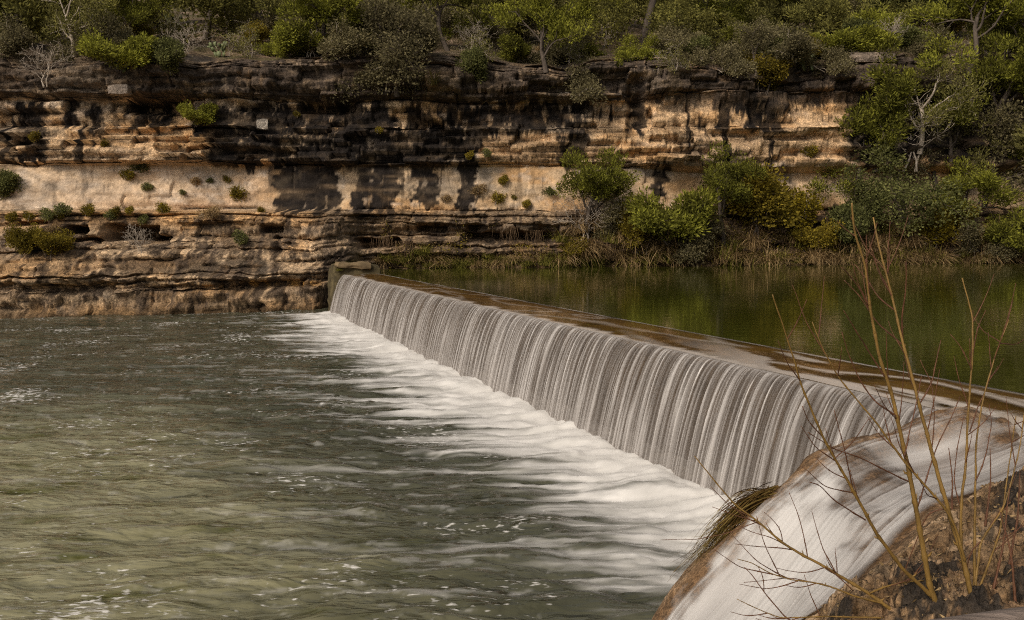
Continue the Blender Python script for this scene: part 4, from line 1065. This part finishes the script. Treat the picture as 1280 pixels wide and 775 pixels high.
# low undergrowth on the rim and far bank: uncountable blades and leaves
def scatter(name, pts, mat, L, W, label, up=.6):
    n = len(pts); Dr = rw.normal(0, .6, (n, 3)) + np.array([0, 0, up])
    V, Q = leaf_quads(pts, Dr, rw.uniform(.5, 1.4, n) * L, rw.uniform(.5, 1.4, n) * W, rw)
    mk(name, mesh_np(name, V, Q, smooth=False), M[mat], kind='stuff', label=label)
X_ = rw.uniform(-40, 60, 60000); B_ = rw.uniform(.1, 12, 60000); Y_ = Yc(X_) + B_
keep = fbm2(X_ * .5, Y_ * .5, 3, 201) > -0.02
X_ = X_[keep]; Y_ = Y_[keep]
scatter('undergrowth', np.stack([X_, Y_, hill(X_, Y_) + rw.uniform(0, .25, len(X_))], -1), 'greyleaf', .2, .03, 'low brown green undergrowth along the rim')
sel = np.flatnonzero(((XX > -7.5) & (ZN < 4.6) & (ZZ > ZPOOL - .05)).ravel() & (fbm2(XX * .45, ZN * .8, 3, 205) + .35 * sstep(6, 9, XX) > .1).ravel())
pk = rw.choice(sel, 26000); pts = np.stack([XX.ravel()[pk], YY.ravel()[pk] - rw.uniform(0, .35, len(pk)), ZZ.ravel()[pk] + rw.uniform(-.1, .3, len(pk))], -1)
scatter('bank_undergrowth', pts[:15000], 'drygrass', .3, .02, 'tangle of dry weeds on the far bank', .2)
scatter('bank_weeds', pts[15000:], 'olive_yellow', .12, .07, 'leafy weeds on the far bank', .2)

# ------------------------------------------------------------------ boulders fallen on the ledges
rb_ = np.random.default_rng(33)
def boulder(px, py, w_, h_, lab, c_):
    p = on_cliff(px, py); k = p[1] / F; mb = MB()
    rough_box(mb, (0, 0, 0), (w_ * k, w_ * k * .8, h_ * k), rb_.uniform(-.25, .25), rb_, 12, .16 * h_ * k)
    V = np.concatenate(mb.v); n_ = fbm3(V[:, 0] * 3, V[:, 1] * 3, V[:, 2] * 3, 3, 211)
    me_ = mb.mesh('boulder', cols={'col': np.clip(np.array(c_)[None] * (1 + .5 * n_)[:, None], .01, 1)})
    mk('boulder', me_, M['cliff'], label=lab, category='boulder', loc=Vector(p + np.array([0, (.22 if w_ > 25 else .0) * w_ * k, 0.15 * h_ * k])))
for a in [(150,116,24,12,'pale square stone set in the left rim',(.27,.22,.18)),(332,156,14,12,'white square stone in the black band',(.30,.265,.225)),(1090,74,60,12,'pale weathered ledge block on the right rim',(.24,.19,.15))]:
    boulder(*a)

# ------------------------------------------------------------------ foreground willow saplings
def stem_mesh(pts, r0, r1, rng, nodes=True, sides=7):
    pts = np.array(pts, float)
    seg = np.concatenate([[0], np.cumsum(np.linalg.norm(np.diff(pts, axis=0), axis=1))])
    n = max(6, int(seg[-1] / 0.03)); t = np.linspace(0, seg[-1], n)
    P_ = np.stack([np.interp(t, seg, pts[:, k]) for k in range(3)], -1)
    for _ in range(3):
        P_[1:-1] = (P_[:-2] + 2 * P_[1:-1] + P_[2:]) / 4
    P_ += 0.004 * np.stack([fbm2(t * 9 + k * 31, t * 0 + rng.uniform(0, 9), 2, 301) for k in range(3)], -1)
    rr = lerp(r0, r1, (t / seg[-1]) ** 0.8)
    bump_ = np.zeros(n); bump_[3::int(rng.integers(4, 7))] = 1
    rr = rr * (1 + 0.28 * bump_ * nodes)
    mb = MB(); mb.tube(P_, rr, sides)
    # buds at the nodes
    for i in np.flatnonzero(bump_):
        if rng.random() < .6:
            d = rng.normal(0, 1, 3); d[2] = abs(d[2]); d /= np.linalg.norm(d)
            mb.tube([P_[i], P_[i] + d * rr[i] * 1.6, P_[i] + d * rr[i] * 2.6 + np.array([0, 0, rr[i]])], [rr[i] * .5, rr[i] * .45, .0006], 4)
    return mb.mesh('stem')
def sapling(base_px, label, stems, seed):
    rng = np.random.default_rng(seed)
    b = on_bank(*base_px); root = mk('willow_sapling', None, label=label, category='sapling', loc=Vector(b))
    for pts, w0, w1, dd in stems:                   # pixel path from foot to tip, widths in pixels, change of distance towards the tip
        n = len(pts); P_ = []
        y0 = b[1]
        for i, (x, y) in enumerate(pts):
            P_.append(at(x, y, y0 + dd[0] + (dd[1] - dd[0]) * i / (n - 1)) - b)
        if pts[0] == base_px: P_[0] = P_[0] * 0 + np.array([0, 0, -.05])
        me_ = stem_mesh(P_, w0 / F * y0 / 2 * .82, w1 / F * y0 / 2 * .85, rng)
        me_.materials.append(M['willow'] if w0 > 3.2 else M['willow_twig'])
        mk('stem' if w0 > 3.2 else 'twig', me_, None, root)
        if w0 > 3.2:
            P_ = np.array(P_); L_ = np.linalg.norm(P_[-1] - P_[0])
            for q in range(int(3 + 2.2 * L_)):
                f = rng.uniform(.3, .95) * (n - 1); i = int(f); a = lerp(P_[i], P_[i + 1], f - i)
                d = P_[i + 1] - P_[i]; d = d / np.linalg.norm(d) * 0.85 + rng.normal(0, .38, 3) * np.array([1, .6, 1]); d /= np.linalg.norm(d)
                Lq_ = rng.uniform(.12, .5); e = d + np.array([0, 0, .5]); e /= np.linalg.norm(e)
                m2_ = stem_mesh([a, a + d * Lq_ * .5, a + d * Lq_ * .5 + e * Lq_ * .5], .0042, .0016, rng, sides=5)
                m2_.materials.append(M['willow_twig']); mk('twig', m2_, None, root)
sapling((1180,768), 'tallest yellow barked willow sapling on the near rock, leaning left', [
 ([(1180,768),(1162,731),(1139,603),(1116,498),(1097,439),(1088,388),(1082,335),(1068,291),(1065,254)], 10, 2.6, (0,-.2)),
 ([(1172,752),(1130,713),(1093,663),(1061,603),(1029,548),(1001,480),(986,429),(966,368)], 7, 1.6, (0,-.5)),
 ([(1120,520),(1092,502),(1072,470),(1060,440),(1052,415)], 2.6, 1.2, (-.1,-.2)),
 ([(1105,470),(1080,430),(1065,405),(1055,388)], 2.6, 1.2, (-.1,-.3)),
 ([(1088,390),(1076,362),(1060,342),(1052,334)], 2.4, 1.2, (-.1,-.3)),
 ([(1131,570),(1137,540),(1146,500),(1152,470)], 2.4, 1.2, (-.1,.1)),
 ([(1082,650),(1060,637),(1039,623),(1026,606),(1011,602)], 2.6, 1.2, (0,-.2)),
 ([(1066,612),(1060,580),(1050,540),(1043,512)], 2.4, 1.0, (0,-.1)),
 ([(1139,603),(1110,590),(1075,572),(1040,560),(1010,540)], 2.6, 1.1, (0,-.3)),
 ([(1030,548),(1012,530),(1003,508)], 2.0, 1.0, (-.2,-.3)),
 ([(1145,640),(1158,600),(1170,560),(1190,520),(1200,495)], 2.8, 1.2, (0,.2)),
], 401)
sapling((1221,761), 'willow sapling with straight olive stem right of the tallest', [
 ([(1221,761),(1203,695),(1175,603),(1148,502),(1129,429),(1119,388),(1109,348),(1097,304),(1092,272)], 9, 2.4, (0,.25)),
 ([(1206,700),(1195,660),(1182,636),(1130,577),(1093,525),(1050,475),(1030,440),(1015,402)], 5, 1.4, (0,-.1)),
 ([(1129,429),(1127,395),(1133,360),(1133,326)], 3.0, 1.4, (.2,.1)),
 ([(1119,388),(1098,372),(1085,350),(1068,330)], 2.6, 1.2, (.2,.3)),
 ([(1109,348),(1113,320),(1110,300)], 2.4, 1.2, (.2,.2)),
 ([(1150,505),(1165,480),(1170,450),(1176,425)], 2.6, 1.2, (.15,.2)),
 ([(1127,430),(1105,412),(1090,395),(1075,370),(1055,350)], 2.8, 1.2, (.2,.2)),
 ([(1165,560),(1168,520),(1165,480),(1150,450)], 2.0, 1.0, (.1,.2)),
 ([(1182,636),(1160,640),(1140,690),(1128,720)], 2.2, 1.2, (0,.1)),
], 402)
sapling((1218,745), 'bundle of upright thin willow stems near the right edge', [
 ([(1218,745),(1201,690),(1201,633),(1209,561),(1210,517),(1216,439),(1216,395),(1203,348)], 6, 1.8, (0,.2)),
 ([(1218,745),(1218,727),(1218,665),(1220,560),(1228,500),(1245,440),(1262,400)], 5, 1.4, (0,.3)),
 ([(1218,745),(1225,677),(1256,632),(1275,560),(1282,500)], 4.5, 1.4, (0,.4)),
 ([(1218,745),(1234,710),(1250,665),(1264,560),(1270,520)], 4.0, 1.4, (0,.5)),
 ([(1216,440),(1222,410),(1232,388)], 2.2, 1.0, (.2,.2)),
 ([(1214,460),(1200,430),(1188,418)], 2.2, 1.0, (.2,.2)),
 ([(1212,540),(1222,510),(1236,480),(1240,460)], 2.4, 1.0, (.2,.3)),
 ([(1220,600),(1232,570),(1240,530),(1236,505)], 2.4, 1.0, (.1,.3)),
 ([(1202,640),(1192,600),(1196,560),(1205,520)], 2.2, 1.0, (.1,.2)),
 ([(1225,677),(1212,690),(1208,720)], 2.4, 1.4, (0,.0)),
], 403)
sapling((1141,774), 'low sprawling willow with brown twigs reaching left over the spill', [
 ([(1141,774),(1103,754),(1087,742),(1032,709),(1005,695),(977,678),(948,652),(919,631),(888,595),(868,570)], 7, 1.4, (0,.1)),
 ([(1103,754),(1070,746),(1029,730),(991,725),(962,717),(940,703),(922,699)], 3.6, 1.0, (0,-.1)),
 ([(1130,775),(1090,772),(1030,770),(977,773),(953,764),(921,749)], 3.4, 1.0, (0,-.1)),
 ([(1060,800),(984,775),(953,738),(942,720),(930,709)], 3.2, 1.2, (0,.2)),
 ([(948,652),(930,648),(908,640),(890,634)], 1.8, .8, (.1,.1)),
 ([(990,687),(960,684),(935,682),(919,680)], 2.0, .8, (.1,.1)),
 ([(1005,695),(985,684),(965,672),(935,664),(920,655)], 2.0, .8, (.1,.2)),
 ([(1010,697),(1005,670),(1000,650),(986,615)], 2.0, .8, (.1,.2)),
 ([(978,678),(976,660),(962,645),(955,640)], 1.8, .8, (.1,.1)),
 ([(1045,716),(1030,690),(1020,660),(1015,640)], 2.2, .8, (.1,.2)),
 ([(955,740),(955,720),(948,708)], 1.8, .8, (.1,.1)),
 ([(1029,730),(985,722),(955,726),(930,728)], 1.8, .8, (0,0)),
 ([(1087,742),(1100,735),(1130,728),(1155,726)], 3.3, 2.0, (0,.1)),
 ([(948,652),(905,668),(870,674),(826,675)], 1.6, .7, (.1,.2)),
 ([(1032,709),(1050,722),(1066,738)], 2.0, 1.5, (0,0)),
], 404)
rs = np.random.default_rng(55)
for i, (bx, by, tx, ty, lab) in enumerate([(1262,700,1275,590,'short bare reed stalk by the right edge'),(1240,740,1262,610,'brown bare stalk left of the right edge stalk'),(1270,745,1250,640,'leaning rusty stalk at the right edge'),(1190,640,1186,560,'small upright twig on top of the near rock'),(1232,650,1238,560,'second upright twig on top of the near rock')]):
    b = on_bank(bx, by); t_ = at(tx, ty, b[1] + .1)
    me_ = stem_mesh([np.array([0, 0, -.05]), (t_ - b) * .5 + np.array([.02, 0, 0]), t_ - b], .010, .003, rs); me_.materials.append(M['willow_twig'])
    mk('bare_stalk', me_, None, label=lab, category='stalk', loc=Vector(b))

# drooping grass clump on the shoulder of the spill
rgc = np.random.default_rng(61); V = []; Q = []; k = 0
g0 = at(975, 612, 10.35)
for i in range(420):
    p0 = at(975 + rgc.normal(0, 9), 616 + rgc.normal(0, 4), 10.35 + rgc.normal(0, .1)); f = rgc.uniform(.45, 1.05)
    p1 = at(928 + rgc.normal(0, 15), 626 + rgc.normal(0, 15), 10.2 + rgc.normal(0, .08)); p2 = at(898 + rgc.normal(0, 12), 664 + rgc.normal(0, 15), 10.1 + rgc.normal(0, .08)); p3 = at(860 + rgc.normal(0, 16), 722 + rgc.normal(0, 17), 10.05 + rgc.normal(0, .06))
    pp = np.array([p0, p1, p2, p3]); w_ = rgc.uniform(.004, .009); sdir_ = rgc.normal(0, 1, 3); sdir_ /= np.linalg.norm(sdir_)
    for j in range(8):
        t = j / 7 * f; u_ = 1 - t
        c_ = u_**3 * pp[0] + 3*u_*u_*t * pp[1] + 3*u_*t*t * pp[2] + t**3 * pp[3] - g0
        V += [c_ - sdir_ * w_ * (1 - .8 * j / 7), c_ + sdir_ * w_ * (1 - .8 * j / 7)]
        if j: Q.append((k + 2*j - 2, k + 2*j - 1, k + 2*j + 1, k + 2*j))
    k += 16
M['wetgrass'] = mat_leaf('wet_grass_blades', (0.03, 0.016, 0.008), (0.10, 0.058, 0.02), (0.2, 0.15, 0.045), .15, 3.0)
mk('grass_clump', mesh_np('grass_clump', np.array(V), Q, smooth=False), M['wetgrass'], label='wet drooping grass clump trailing down the shoulder of the side spill', category='grass clump', loc=Vector(g0))

rl_ = np.random.default_rng(71); lx = rl_.uniform(1.6, 5.5, 9000); ly = rl_.uniform(4.6, 9.6, 9000)
kp = (drymask(lx, ly) > .25) & (fbm2(lx * 2.2, ly * 2.2, 3, 191) > .05); lx = lx[kp]; ly = ly[kp]
lp_ = np.stack([lx, ly, bank(lx, ly) + .004], -1); dr_ = rl_.normal(0, 1, lp_.shape) * np.array([1, 1, .35]) + np.array([0, 0, .15])
V, Q = leaf_quads(lp_, dr_, rl_.uniform(.02, .075, len(lx)), rl_.uniform(.004, .02, len(lx)), rl_)
mk('leaf_litter', mesh_np('leaf_litter', V, Q, smooth=False), M['drygrass'], kind='stuff', label='dead leaves and broken stalks lying on the near rock')
# weathered handrail in front of the viewer
ra, rb2 = at(1120, 783, 2.6), at(1420, 741, 2.9)
rail = mk('handrail', None, label='weathered grey wooden handrail in the bottom right corner', category='handrail', loc=Vector((ra[0], ra[1], 1.6)))
rl = rb2 - ra; ang = math.atan2(rl[1], rl[0])
mb = MB(); n = 60
for kx in (0,):
    P_ = np.array([lerp(ra, ra + rl * 2.2, t) for t in np.linspace(-.6, 1, n)]) - np.array(rail.location)
    P_[:, 2] -= 0.05 + 0.004 * fbm2(np.linspace(0, 9, n), np.zeros(n), 2, 311)
    mb.tube(P_, 0.052 + 0.004 * fbm2(np.linspace(0, 14, n), np.ones(n), 3, 313), 14)
mk('rail', mb.mesh('rail'), M['wood'], rail)
for t in (-.5, 1.6):
    q = ra + rl * t; gz = float(bank0(q[0], q[1])); mb = MB()
    lp = np.array(rail.location); mb.tube([np.array([q[0], q[1], gz - .3]) - lp, np.array([q[0], q[1], q[2] - .09]) - lp], [.06, .055], 10)
    mk('post', mb.mesh('post'), M['wood'], rail)
